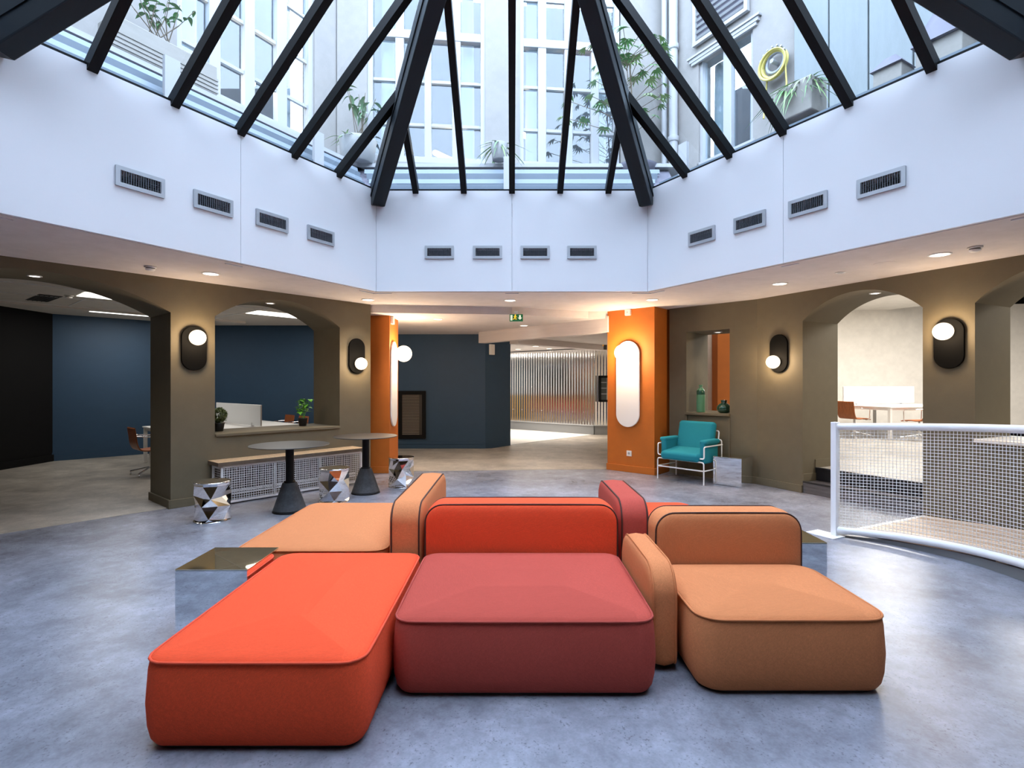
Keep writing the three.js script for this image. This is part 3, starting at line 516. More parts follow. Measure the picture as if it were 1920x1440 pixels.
// left room ceiling: panels and grille
function panelLight(x, y, d, w, l, dx, dd, k, label) {
  const o = tag(frame('ceiling_panel_light', x, y, d, dx, dd), label, 'ceiling light', 'flat ceiling panel lights');
  mesh('panel_frame', slab(roundRect(w + 0.04, l + 0.04, 0.005, 2), 0.012, [roundRect(w, l, 0.004, 2)]).rotateX(Math.PI / 2), M.whiteMetal, o);
  mesh('light_diffuser', box(w, 0.004, l, 0, -0.006, 0), M.panel, o);
  const a = new THREE.RectAreaLight(new THREE.Color(...COOL), k, w, l); a.position.set(0, -0.02, 0); a.rotation.x = -Math.PI / 2; o.add(a);
}
panelLight(-7.85, 3.05, 10.9, 1.15, 0.58, ...LU, 16, 'ceiling panel light seen behind the left pier');
panelLight(-4.85, 3.05, 11.15, 1.15, 0.58, ...LU, 16, 'ceiling panel light seen through the arched window');
panelLight(-6.75, 3.05, 8.8, 0.58, 0.58, ...LU, 10, 'small ceiling panel light at the edge of the left arch');
panelLight(8.5, 3.75, 12.1, 1.15, 1.15, ...RU, 56, 'ceiling panel light seen through the right arch');
panelLight(7.0, 3.75, 8.25, 1.15, 1.15, ...RU, 34, 'ceiling panel light behind the right arch pier');  // panel added behind the pier to light the arch jambs
panelLight(8.3, 3.75, 5.6, 1.15, 1.15, ...RU, 28, 'ceiling panel light behind the far right arch');  // panel added out of view to light the next jamb
panelLight(11.2, 3.75, 11.0, 1.15, 1.15, ...RU, 56, 'ceiling panel light above the white desks, right room');  // extra panel, hidden by the pier, brightens the back wall
panelLight(-1.6, 2.75, 17.2, 1.2, 1.2, 1, 0, 14, 'hidden ceiling panel added to light the lobby walls');  // extra panel, out of view, lights the walls mirrored in the metal
panelLight(4.2, 3.75, 10.45, 0.4, 0.4, ...F1U, 20, 'ceiling panel light behind the niche');
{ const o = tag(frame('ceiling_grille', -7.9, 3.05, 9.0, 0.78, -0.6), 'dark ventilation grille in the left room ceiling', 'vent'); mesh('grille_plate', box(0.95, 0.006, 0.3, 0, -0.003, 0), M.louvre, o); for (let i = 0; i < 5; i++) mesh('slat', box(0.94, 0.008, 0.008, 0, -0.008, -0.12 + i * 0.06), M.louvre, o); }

// ---------------------------------------------------------------- signs and small wall fittings
{
  const o = tag(frame('exit_sign', 0.075, 2.755, 9.40), 'green emergency exit sign with running figure and arrow', 'sign');
  mesh('sign_box', box(0.235, 0.125, 0.05, 0, 0.01, 0, 0.006), M.signGreen, o);
  mesh('sign_bracket', box(0.06, 0.06, 0.02, 0, 0.10, 0), M.whiteMetal, o);
  const man = [new THREE.SphereGeometry(0.011, 12, 8).scale(1, 1, 0.2).translate(-0.012, 0.05, 0), beamGeo([-0.012, 0.036, 0], [-0.02, 0.005, 0], 0.003, 0.018), beamGeo([-0.02, 0.005, 0], [0.004, -0.012, 0], 0.003, 0.009), beamGeo([0.004, -0.012, 0], [-0.002, -0.034, 0], 0.003, 0.008), beamGeo([-0.02, 0.005, 0], [-0.034, -0.018, 0], 0.003, 0.009), beamGeo([-0.034, -0.018, 0], [-0.055, -0.02, 0], 0.003, 0.008), beamGeo([-0.012, 0.032, 0], [0.014, 0.016, 0], 0.003, 0.008), beamGeo([-0.014, 0.032, 0], [-0.04, 0.022, 0], 0.003, 0.008)];
  mesh('running_figure', man.map((g) => g.translate(-0.005, 0.005, 0.027)), M.signYellow, o);
  mesh('door_mark', box(0.035, 0.095, 0.003, -0.085, 0.01, 0.026), M.signWhite, o);
  mesh('arrow_mark', new THREE.ExtrudeGeometry(shapeOf([[0.045, 0.045], [0.075, 0.045], [0.075, 0.0], [0.098, 0.0], [0.06, -0.035], [0.022, 0.0], [0.045, 0.0]]), { depth: 0.002, bevelEnabled: false }).translate(0.005, 0.01, 0.025), M.signWhite, o);
}
{
  const o = tag(frame('emergency_light', 2.62, 2.74, 15.7), 'small dark emergency light glowing orange above the metal wall', 'lamp');
  mesh('housing', box(0.34, 0.26, 0.06, 0, 0, 0, 0.01), M.plasticDark, o); mesh('signal_lens', new THREE.SphereGeometry(0.07, 20, 14).scale(1, 1, 0.5).translate(0, 0, 0.03), M.signOrange, o);
}
function smallBox(name, x, y, d, dx, dd, w, h, label, cat, dark) {
  const o = tag(frame(name, x, y, d, dx, dd), label, cat);
  mesh('cover', box(w, h, 0.05, 0, 0, 0.025, 0.006), M.plastic, o); mesh('insert', dark ? new THREE.CylinderGeometry(w * 0.12, w * 0.12, 0.006, 16).rotateX(Math.PI / 2).translate(0, 0, 0.05) : box(w * 0.35, h * 0.8, 0.004, 0, 0, 0.051), dark ? M.greyMetal : M.warmWhite, o); return o;
}
smallBox('alarm_box', 2.12, 2.90, 9.695, 0.743, -0.67, 0.11, 0.11, 'white alarm box at the top of the right orange column', 'alarm', true);
smallBox('alarm_box', -2.2, 2.755, 9.72, 0, 1, 0.13, 0.13, 'white alarm box at the top of the left orange column', 'alarm', true);
smallBox('sensor_box', -0.52, 2.46, 13.33, 0.69, 0.724, 0.16, 0.26, 'white box hanging below the corridor beam on navy wall', 'sensor');
{
  const o = tag(frame('wall_socket', 2.13, 0.34, 9.69, 0.743, -0.67), 'white wall socket low on the right orange column', 'socket');
  mesh('plate', box(0.1, 0.1, 0.012, 0, 0, 0.006, 0.004), M.plastic, o); mesh('socket_well', new THREE.CylinderGeometry(0.022, 0.022, 0.006, 20).rotateX(Math.PI / 2).translate(0, 0, 0.012), M.greyMetal, o); mesh('socket_pin', box(0.008, 0.008, 0.006, 0, 0.008, 0.016), M.plasticDark, o);
}
{ // louvred panel on the navy wall
  const o = tag(frame('louvre_vent', -2.47, 0.84, 13.2), 'dark louvred vent panel low on the navy wall', 'vent');
  mesh('panel_frame', slab(roundRect(0.68, 1.18, 0.01, 2), 0.05, [roundRect(0.5, 1.0, 0.005, 2)]).translate(0, 0, 0.05), M.black, o);
  mesh('backing', box(0.52, 1.02, 0.006, 0, 0, 0.004), M.louvre, o);  // darker sheet stands in for the shade between the slats
  for (let i = 0; i < 26; i++) { const g = box(0.42, 0.022, 0.005); g.rotateX(-0.5); g.translate(-0.03, -0.48 + i * 0.0385, 0.03); mesh('slat', g, M.louvreSlat, o); }
}
// ---------------------------------------------------------------- corrugated metal wall
function corrugated(name, x0, d0, x1, d1, label, waves) {
  const L = Math.hypot(x1 - x0, d1 - d0), o = struct(frame(name, x0, 0, d0, (x1 - x0) / L, (d1 - d0) / L), label, 'wall');
  const n = waves * 10, pos = [], idx = [], uv = [], A = 0.013;
  for (let i = 0; i <= n; i++) { const x = L * i / n, z = A * Math.sin(i / 10 * Math.PI * 2); for (const y of [0.3, 2.72]) { pos.push(x, y, z); uv.push(x, y); } }
  for (let i = 0; i < n; i++) { const a = i * 2; idx.push(a, a + 2, a + 3, a, a + 3, a + 1); }
  const g = new THREE.BufferGeometry(); g.setAttribute('position', new THREE.Float32BufferAttribute(pos, 3)); g.setAttribute('uv', new THREE.Float32BufferAttribute(uv, 2)); g.setIndex(idx); g.computeVertexNormals();
  mesh('corrugated_sheet', g, M.corrugated, o); mesh('backing', box(L, 2.75, 0.1, L / 2, 1.375, -0.1), M.plinth, o);
  mesh('plinth', box(L, 0.28, 0.1, L / 2, 0.14, 0.0), M.plinth, o); mesh('ledge', box(L, 0.02, 0.14, L / 2, 0.29, 0.0), M.greyMetal, o);
  const sc = []; for (let k = 0; k < waves; k += 4) for (const y of [0.7, 1.5, 2.2]) sc.push(new THREE.SphereGeometry(0.012, 8, 6).translate(L * (k + 0.25) / waves, y, A + 0.004)); mesh('screws', sc, M.chrome, o);
  return o;
}
corrugated('wall_corrugated', -1.9, 20.5, 2.6, 16.8, 'shiny corrugated metal wall behind the corridor', 56);
corrugated('wall_corrugated_end', 2.6, 16.8, 3.45, 16.8, 'short corrugated metal return beside the orange column', 9);
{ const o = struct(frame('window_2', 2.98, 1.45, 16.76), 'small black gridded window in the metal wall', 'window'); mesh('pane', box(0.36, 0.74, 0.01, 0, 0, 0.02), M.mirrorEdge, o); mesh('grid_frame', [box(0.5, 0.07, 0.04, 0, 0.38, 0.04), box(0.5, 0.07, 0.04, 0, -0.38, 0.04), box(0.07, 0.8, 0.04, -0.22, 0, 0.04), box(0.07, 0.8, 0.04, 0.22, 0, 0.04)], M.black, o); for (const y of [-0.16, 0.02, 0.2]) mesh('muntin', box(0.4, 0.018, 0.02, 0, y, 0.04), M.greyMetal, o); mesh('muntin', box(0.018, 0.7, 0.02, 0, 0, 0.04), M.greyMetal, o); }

// ---------------------------------------------------------------- vases in the niche
{
  const at = (w, n) => [P0[0] + F1U[0] * w + F1N[0] * n, P0[1] + F1U[1] * w + F1N[1] * n], p = at(0.52, 0.12), q = at(0.93, 0.13);
  const o = tag(frame('bottle_vase', p[0], 1.105, p[1]), 'tall sage green bottle vase on the niche ledge', 'vase');
  mesh('body', lathe([[0, 0], [0.066, 0], [0.072, 0.01], [0.074, 0.3], [0.07, 0.31]], 36), M.sage, o);
  mesh('band', lathe([[0.07, 0.31], [0.074, 0.32], [0.07, 0.34], [0.074, 0.36], [0.062, 0.385]], 36), M.sageDark, o);
  mesh('neck', lathe([[0.062, 0.385], [0.05, 0.41], [0.026, 0.43], [0.024, 0.455], [0.034, 0.462], [0.034, 0.478], [0.02, 0.48], [0.02, 0.45]], 32), M.sage, o);
  const v = tag(frame('round_vase', q[0], 1.105, q[1]), 'round dark green glazed vase on the niche ledge', 'vase');
  mesh('body', lathe([[0, 0], [0.07, 0], [0.1, 0.025], [0.118, 0.07], [0.11, 0.115], [0.075, 0.155], [0.048, 0.17]], 40), M.bottleGreen, v);
  mesh('rim', lathe([[0.048, 0.17], [0.044, 0.185], [0.052, 0.21], [0.058, 0.218], [0.05, 0.222], [0.04, 0.205], [0.036, 0.18]], 36), M.bottleGreen, v);
}
// ---------------------------------------------------------------- teal armchair
{
  const o = tag(frame('armchair', 2.98, 0, 8.93, 0.659, -0.753), 'teal cushioned armchair with white tube frame below the niche', 'armchair');
  const W = 0.42, F = 0.31, B = -0.26, r = 0.011;
  mesh('front_frame', tube([[-W, 0, F], [-W, 0.355, F], [W, 0.355, F], [W, 0, F]], r), M.whiteMetal, o);
  mesh('lower_stretcher', tube([[-W, 0.22, B], [-W, 0.22, F + 0.005], [W, 0.22, F + 0.005], [W, 0.22, B]], r), M.whiteMetal, o);
  for (const s of [-1, 1]) {
    mesh('rear_leg', tube([[s * W, 0, B], [s * W, 0.68, B], [s * (W - 0.10), 0.68, B]], r), M.whiteMetal, o);
    mesh('arm_frame', tube([[s * (W - 0.13), 0.36, F - 0.01], [s * (W - 0.13), 0.41, F - 0.01], [s * W, 0.41, F - 0.01], [s * W, 0.6, F - 0.01], [s * W, 0.6, B - 0.02]], r), M.whiteMetal, o);
    mesh('arm_cushion', box(0.10, 0.36, 0.44, s * (W - 0.065), 0.50, 0.03, 0.04), M.teal, o);
    mesh('arm_pad', box(0.13, 0.075, 0.46, s * (W - 0.055), 0.665, 0.02, 0.034), M.teal, o);
  }
  const seat = box(0.70, 0.14, 0.60, 0, 0, 0, 0.055); seat.rotateX(0.12); seat.translate(0, 0.445, 0.06); mesh('seat_cushion', seat, M.teal, o);
  const back = box(0.66, 0.52, 0.13, 0, 0, 0, 0.055); back.rotateX(-0.22); back.translate(0, 0.71, -0.20); mesh('back_cushion', back, M.teal, o);
  mesh('back_frame', tube([[-W + 0.06, 0.68, B - 0.01], [-W + 0.07, 0.82, B - 0.05], [W - 0.07, 0.82, B - 0.05], [W - 0.06, 0.68, B - 0.01]], r), M.whiteMetal, o);
}

// ---------------------------------------------------------------- ramp and railing on the right
{
  const rampY = (v) => 0.012 + Math.max(0, v - 2.4) * 0.055;
  const edge = new THREE.CatmullRomCurve3([[2.40, 1.75], [2.85, 1.56], [3.35, 1.52], [3.75, 1.62], [4.1, 1.80], [4.6, 2.1], [5.3, 2.5]].map(([v, m]) => new THREE.Vector3(v, 0, m)));
  const sample = edge.getPoints(80), mAt = (v) => { for (const p of sample) if (p.x >= v) return p.z; return 2.5; };
  const ramp = struct(frame('floor_ramp', P1[0], 0, P1[1], RU[0], RU[1]), 'pale wood plank ramp beside the right wall', 'ramp');
  const n = 22, step = 0.086; // planks run along the wall
  for (let k = 0; k < n; k++) {
    const m0 = 0.02 + k * step, m1 = m0 + step - 0.011; let v0 = 2.40; const v1 = 5.2;
    while (v0 < v1 && mAt(v0) - 0.04 < m1) v0 += 0.02; if (v0 >= v1 - 0.1) continue;
    // v0 is where the plank comes clear of the railing; if it meets the rail in the middle, start after it
    let bad = v0; for (let v = v0; v < v1; v += 0.02) if (mAt(v) - 0.04 < m1) bad = v; if (bad > v0 + 0.05) v0 = bad;
    const g = new THREE.BoxGeometry(v1 - v0, 0.016, m1 - m0); g.rotateZ(Math.atan(0.055)); g.translate((v0 + v1) / 2, (rampY(v0) + rampY(v1)) / 2, (m0 + m1) / 2);
    mesh('plank', g, M.plank[k % 3], ramp);
  }
  mesh('ramp_start', box(0.06, 0.02, 1.74, 2.38, 0.01, 0.88, 0.004), M.whiteMetal, ramp);
  const pts = edge.getPoints(60), fas = []; for (let i = 0; i < 60; i++) { const a = pts[i], b = pts[i + 1], h0 = rampY(a.x), h1 = rampY(b.x); fas.push(a.x, 0, a.z, b.x, 0, b.z, b.x, h1, b.z, a.x, 0, a.z, b.x, h1, b.z, a.x, h0, a.z); }
  const fg = new THREE.BufferGeometry(); fg.setAttribute('position', new THREE.Float32BufferAttribute(fas, 3)); fg.computeVertexNormals(); mesh('ramp_side', fg, M.plinth, ramp);
  const rail = tag(frame('railing', P1[0], 0, P1[1], RU[0], RU[1]), 'white railing with square wire mesh along the ramp', 'railing');
  const curveAt = (y, off = 0) => new THREE.CatmullRomCurve3(pts.map((p) => new THREE.Vector3(p.x, rampY(p.x) + y, p.z + 0.02 + off)));
  mesh('top_rail', new THREE.TubeGeometry(curveAt(1.14), 80, 0.034, 12), M.whiteMetal, rail);
  mesh('bottom_rail', new THREE.TubeGeometry(curveAt(0.055), 80, 0.036, 12), M.whiteMetal, rail);
  mesh('end_post', box(0.06, 1.2, 0.07, 2.40, 0.60, 1.77, 0.006), M.whiteMetal, rail);
  mesh('foot_plate', box(0.3, 0.012, 0.2, 2.33, 0.006, 1.83, 0.003), M.whiteMetal, rail);
  const wires = [], sp = edge.getSpacedPoints(Math.round(edge.getLength() / 0.031));
  sp.forEach((p) => wires.push(new THREE.CylinderGeometry(0.0026, 0.0026, 1.06, 5).translate(p.x, rampY(p.x) + 0.6, p.z + 0.02)));
  for (let k = 1; k < 35; k++) wires.push(new THREE.TubeGeometry(curveAt(0.07 + k * 0.0305, 0.004), 60, 0.0026, 5));
  mesh('wire_mesh', wires, M.whiteMetal, rail);
}

// ---------------------------------------------------------------- office chairs and desks
function officeChair(x, y, d, turn, label) { // faces local +z
  const o = tag(frame('office_chair', x, y, d, Math.cos(turn), Math.sin(turn)), label, 'chair', 'bent plywood office chairs');
  const shell = (pts, w, t) => { const g = new THREE.ExtrudeGeometry(shapeOf([...pts, ...pts.slice().reverse().map(([a, b], i, all) => [a - t * 0.5, b - t])]), { depth: w, bevelEnabled: true, bevelSize: 0.004, bevelThickness: 0.004, bevelSegments: 2 }); g.rotateY(-Math.PI / 2); g.translate(w / 2, 0, 0); return g; };
  const curve = new THREE.CatmullRomCurve3([[0.24, 0.43], [0.1, 0.455], [-0.1, 0.445], [-0.2, 0.47], [-0.245, 0.56], [-0.265, 0.70], [-0.285, 0.84]].map(([a, b]) => new THREE.Vector3(a, b, 0))).getPoints(24).map((p) => [p.x, p.y]);
  mesh('seat_shell', shell(curve, 0.44, 0.012), M.ply, o);
  for (const s of [-1, 1]) mesh('armrest', tube([[s * 0.19, 0.42, 0.12], [s * 0.27, 0.43, 0.14], [s * 0.28, 0.67, 0.14], [s * 0.28, 0.69, -0.12], [s * 0.22, 0.70, -0.26]], 0.011), M.chrome, o);
  mesh('column', rod([0, 0.1, 0], [0, 0.43, 0], 0.025, 16), M.chrome, o);
  for (let k = 0; k < 4; k++) { const a = Math.PI / 4 + k * Math.PI / 2, c = Math.cos(a), s = Math.sin(a), l = mesh('base_leg', rod([0.02 * c, 0.13, 0.02 * s], [0.34 * c, 0.06, 0.34 * s], 0.014), M.chrome, o); mesh('caster', new THREE.CylinderGeometry(0.03, 0.03, 0.022, 14).rotateX(Math.PI / 2).translate(0.34 * c, 0.03, 0.34 * s), M.chrome, l); }
}
function desk(x, y, d, dx, dd, w, l, label, sc) { // origin = near left corner, w along x axis, l away
  const o = tag(frame('desk', x, y, d, dx, dd), label, 'desk');
  mesh('desk_top', box(w, 0.026, l, w / 2, 0.727, -l / 2, 0.004), M.desk, o);
  mesh('apron', [box(w - 0.1, 0.06, 0.03, w / 2, 0.685, -0.06), box(w - 0.1, 0.06, 0.03, w / 2, 0.685, -l + 0.06), box(0.03, 0.06, l - 0.1, 0.05, 0.685, -l / 2), box(0.03, 0.06, l - 0.1, w - 0.05, 0.685, -l / 2)], M.desk, o);
  for (const [a, b] of [[0.045, -0.05], [w - 0.045, -0.05], [0.045, -l + 0.05], [w - 0.045, -l + 0.05]]) mesh('leg', box(0.06, 0.715, 0.06, a, 0.3575, b, 0.004), M.desk, o);
  return o;
}
function deskScreen(x, y, d, dx, dd, L, label) { // stands on the desk, origin = bottom left
  const o = tag(frame('desk_screen', x, y, d, dx, dd), label, 'desk screen');
  mesh('screen_panel', box(L, 0.42, 0.03, L / 2, 0.235, 0, 0.006), M.screen, o);
  for (const t of [0.18, 0.82]) mesh('clamp', [box(0.03, 0.08, 0.05, L * t, 0.04, 0, 0.004), box(0.05, 0.006, 0.12, L * t, 0.003, 0)], M.clamp, o);
}
{ // left room, aligned with the left wall: desks run away from it
  const a = left(2.58, 2.75); desk(a[0], 0, a[1], LU[0], LU[1], 2.4, 2.25, 'white bench desk in the left room behind the olive pier');
  const s = left(4.0, 2.8); deskScreen(s[0], 0.742, s[1], LN[0], LN[1], 2.2, 'white desk screen seen through the arched window');
  const t0 = Math.atan2(LU[1], LU[0]);
  const c = left(2.24, 3.2); officeChair(c[0], 0.004, c[1], t0 + Math.PI / 2, 'plywood office chair left of the olive pier');
  const e = left(5.3, 4.12), f = left(5.3, 4.80); officeChair(e[0], 0.004, e[1], t0 - Math.PI / 2, 'plywood office chair behind the desk, beside the basil pot'); officeChair(f[0], 0.004, f[1], t0 - Math.PI / 2, 'plywood office chair back just right of the white desk screen');
}
{ // right room on its raised floor
  const e2 = [0.95, 0.31], t0 = Math.atan2(0.31, 0.95);
  desk(8.42, 0.35, 11.86, ...e2, 2.6, 2.4, 'white bench desk in the raised right room');
  const at = (a, b) => [8.42 + e2[0] * a - e2[1] * b, 11.86 + e2[1] * a + e2[0] * b];
  const s = at(0.03, 1.2); deskScreen(s[0], 1.092, s[1], ...e2, 2.4, 'white desk screen seen through the right arch');
  const p = at(-0.2, 0.72), q = at(0.45, -0.3), r = at(0.55, 2.75);
  officeChair(p[0], 0.354, p[1], t0 + Math.PI / 2, 'plywood office chair at the left end of the right room desk');
  officeChair(q[0], 0.354, q[1], t0 + Math.PI, 'plywood office chair before the right room desk'); officeChair(r[0], 0.354, r[1], t0, 'plywood office chair behind the right room desk');
  const k = right(3.5, 2.4); desk(k[0], 0.35, k[1], RU[0], RU[1], 1.8, 0.8, 'white desk behind the far right arch');
  const k2 = right(3.75, 2.0); officeChair(k2[0], 0.354, k2[1], 0.6, 'plywood office chair at the right edge of the picture');
  const o = tag(frame('potted_fern', ...(() => { const z = right(3.62, 2.65); return [z[0], 1.09, z[1]]; })()), 'dark green potted plant at the right edge of the picture', 'plant'); seed = 5;
  mesh('pot', potGeo(0.08, 0.13), M.pot, o); const lg = leafGeo(0.22, 0.05, 0.7);
  for (let i = 0; i < 34; i++) place(mesh('leaf', lg, M.leafGrey, o), 0, 0.12, 0, i * 2.4, 0.3 + rnd() * 1.0, 0, 0.6 + rnd() * 0.6);
}

// ---------------------------------------------------------------- courtyard seen through the skylight
const FC = { x: 0, d: 9.4, ux: 0.995, ud: 0.0995 }, FL = { x: -4.3, d: 6.88, ux: 0.5, ud: 0.866 }, FR = { x: 4.3, d: 6.88, ux: 0.5, ud: -0.866 };
const on = (f, t, n = 0) => [f.x + f.ux * t + f.ud * n, f.d + f.ud * t - f.ux * n]; // n towards the skylight
function facade(name, f, t0, t1, holes, label) {
  const w = struct(frame(name, f.x, 0, f.d, f.ux, f.ud), label, 'facade');
  mesh('facade_wall', slab([[t0, 4.3], [t1, 4.3], [t1, 9.6], [t0, 9.6]], 0.3, holes), M.facade, w);
  return w;
}
const rect = (a, b, c, d) => [[a, c], [b, c], [b, d], [a, d]];
facade('wall_facade_middle', FC, -3.0, 3.0, [rect(-2.5, -0.47, 5.44, 9.2), rect(0.13, 1.97, 5.44, 9.2)], 'cream courtyard facade facing the camera above the skylight');
facade('wall_facade_left', FL, -2.9, 3.1, [rect(-0.02, 2.14, 5.5, 9.2)], 'cream courtyard facade above the left side of the skylight');
facade('wall_facade_right', FR, -3.2, 2.9, [rect(-2.36, -1.34, 5.2, 6.98)], 'cream courtyard facade above the right side of the skylight');
for (const [n, a, b, l] of [['wall_facade_east', [5.75, 4.18], [2.9, -0.76], 'courtyard wall right of the camera'], ['wall_facade_west', [-2.9, -0.76], [-5.75, 4.18], 'courtyard wall left of the camera'], ['wall_added_south', [2.9, -0.76], [-2.9, -0.76], 'unseen wall added behind the camera to cut daylight']]) {  // south wall added out of view to shade the sofa fronts
  const L = Math.hypot(b[0] - a[0], b[1] - a[1]), w = struct(frame(n, a[0], 0, a[1], (b[0] - a[0]) / L, (b[1] - a[1]) / L), l, 'facade');
  mesh('facade_wall', slab([[-0.1, 4.3], [L + 0.1, 4.3], [L + 0.1, 8.2], [-0.1, 8.2]], 0.3), M.facade, w);
}
function courtWindow(f, xs, rows, y0, y1, label, transom) { // xs = edges of pane columns [a,b]
  const o = struct(frame('window_3', f.x, 0, f.d, f.ux, f.ud), label, 'window');
  const a = xs[0][0], b = xs[xs.length - 1][1];
  const fr = [box(0.09, y1 - y0, 0.12, a - 0.045, (y0 + y1) / 2, -0.1), box(0.09, y1 - y0, 0.12, b + 0.045, (y0 + y1) / 2, -0.1), box(b - a + 0.18, 0.10, 0.16, (a + b) / 2, y0 + 0.05, -0.08)];
  mesh('window_frame', fr, M.facadeTrim, o);
  for (let i = 0; i < xs.length - 1; i++) { const w = xs[i + 1][0] - xs[i][1]; mesh('stile', box(w, y1 - y0, 0.11, xs[i][1] + w / 2, (y0 + y1) / 2, -0.1, 0.012), M.facadeTrim, o); }
  if (transom) mesh('transom', box(b - a, 0.15, 0.13, (a + b) / 2, transom, -0.1, 0.012), M.facadeTrim, o);
  const ys = [y0 + 0.1, ...rows, y1];
  for (const [p, q] of xs) for (let k = 0; k < ys.length - 1; k++) {
    if (k) mesh('muntin', box(q - p, 0.05, 0.05, (p + q) / 2, ys[k], -0.1), M.facadeTrim, o);
    mesh('pane', box(q - p, ys[k + 1] - ys[k], 0.004, (p + q) / 2, (ys[k] + ys[k + 1]) / 2, -0.12), M.pane, o);
  }
  const back = mesh('room_back', box(b - a + 1.2, y1 - y0 + 0.4, 0.05, (a + b) / 2, (y0 + y1) / 2, -1.6), M.interior, o);
  for (const s of [0.12, 0.88]) { const c = mesh('curtain', new THREE.CylinderGeometry(0.09, 0.11, y1 - y0, 10).scale(1.2, 1, 0.5).translate(a + (b - a) * s, (y0 + y1) / 2, -0.35), M.curtain, o); }
  return o;
}
courtWindow(FC, [[-2.41, -2.03], [-1.88, -1.53], [-1.41, -1.05], [-0.90, -0.55]], [6.13, 6.89, 7.68, 8.45], 5.44, 9.2, 'tall white courtyard window left of the middle rafter', 7.68);
courtWindow(FC, [[0.21, 0.47], [0.62, 0.95], [1.10, 1.44], [1.58, 1.86]], [6.13, 6.89, 7.66, 8.45], 5.44, 9.2, 'tall white courtyard window right of the middle rafter', 7.66);
courtWindow(FL, [[0.06, 0.43], [0.59, 0.95], [1.11, 1.48], [1.66, 2.05]], [6.12, 6.84, 7.56, 8.3], 5.5, 9.2, 'tall white courtyard window in the left facade');
courtWindow(FR, [[-2.31, -1.91], [-1.76, -1.40]], [], 5.2, 6.98, 'white two pane courtyard window in the right facade');
{ // lamps inside the courtyard rooms
  for (const [f, t, y, n, L, roll, l] of [[FC, 0.25, 6.35, -0.7, 0.75, -0.45, 'bright light tube seen inside the right middle courtyard window'], [FC, -1.05, 5.78, -0.7, 0.7, -0.4, 'bright light tube seen inside the left middle courtyard window'], [FL, 0.45, 6.1, -0.6, 0.55, -0.25, 'bright light tube seen inside the left facade window']]) {
    const p = on(f, t, n), o = tag(frame('tube_light', p[0], y, p[1], f.ux, f.ud), l, 'lamp'); const g = new THREE.CapsuleGeometry(0.05, L, 6, 14).rotateZ(Math.PI / 2); g.rotateZ(roll); mesh('light_tube', g, M.tubeLight, o);
    const e = new THREE.PointLight(new THREE.Color(...WARM), 3); e.position.set(0, 0, 0.08); e.castShadow = true; o.add(e); mesh('mount', box(0.5, 0.04, 0.03, 0, 0, -0.065).rotateZ(roll), M.facadeTrim, o);
  }
  const p = on(FL, 1.32, -0.5), o = tag(frame('globe_light', p[0], 6.28, p[1]), 'round lamp glowing inside the left facade window', 'lamp'); mesh('globe_lamp', new THREE.SphereGeometry(0.09, 24, 16), M.tubeLight, o); const e = new THREE.PointLight(new THREE.Color(...WARM), 2); e.castShadow = true; o.add(e);
  mesh('cord', rod([0, 0.08, 0], [0, 2.6, 0], 0.006, 6), M.plasticDark, o);
}
// stepped zinc flashing around the skylight
HEX.forEach((a, i) => {
  if (i > 2) return;
  const b = HEX[i + 1], L = Math.hypot(b[0] - a[0], b[1] - a[1]), dx = (b[0] - a[0]) / L, dd = (b[1] - a[1]) / L, o = struct(frame('trim_zinc_flashing', a[0], 0, a[1], dx, dd), ['stepped zinc flashing outside the left skylight eave', 'stepped zinc flashing outside the middle skylight eave', 'stepped zinc flashing outside the right skylight eave'][i], 'flashing');
  const n = i === 2 ? 3 : 6, bk = box(L + 1.2, 0.02, 0.155 * n + 0.1, 0, 0, 0); bk.rotateX(Math.atan2(0.125, 0.12)); bk.translate(L / 2, 4.40 + 0.0625 * n, -0.30 - 0.06 * n); mesh('backing', bk, M.slate, o);  // dark sheet paints the shadow under each slat lip
  for (let k = 0; k < n; k++) { const e = 0.12 * k, g = box(L + 0.1 + e * 1.15, 0.088 - 0.012 * (k % 2), 0.02, 0, 0, 0); g.rotateX(k % 2 ? -0.25 : 0.15); g.translate(L / 2, 4.42 + 0.125 * k, -0.20 - e); mesh('slat', g, M.zinc, o); }
  const posts = i === 0 ? [1.6, 3.55] : i === 1 ? [1.95] : [0.3];
  for (const s of posts) mesh('post', box(0.16, 0.75, 0.05, s, 4.75, -0.42).translate(0, 0, 0), M.facadeTrim, o);
  mesh('ledge', box(4.1 + 1.7, 0.06, 0.62, 2, i === 2 ? 4.86 : 5.2, -1.22), M.facadeTrim, o);
});
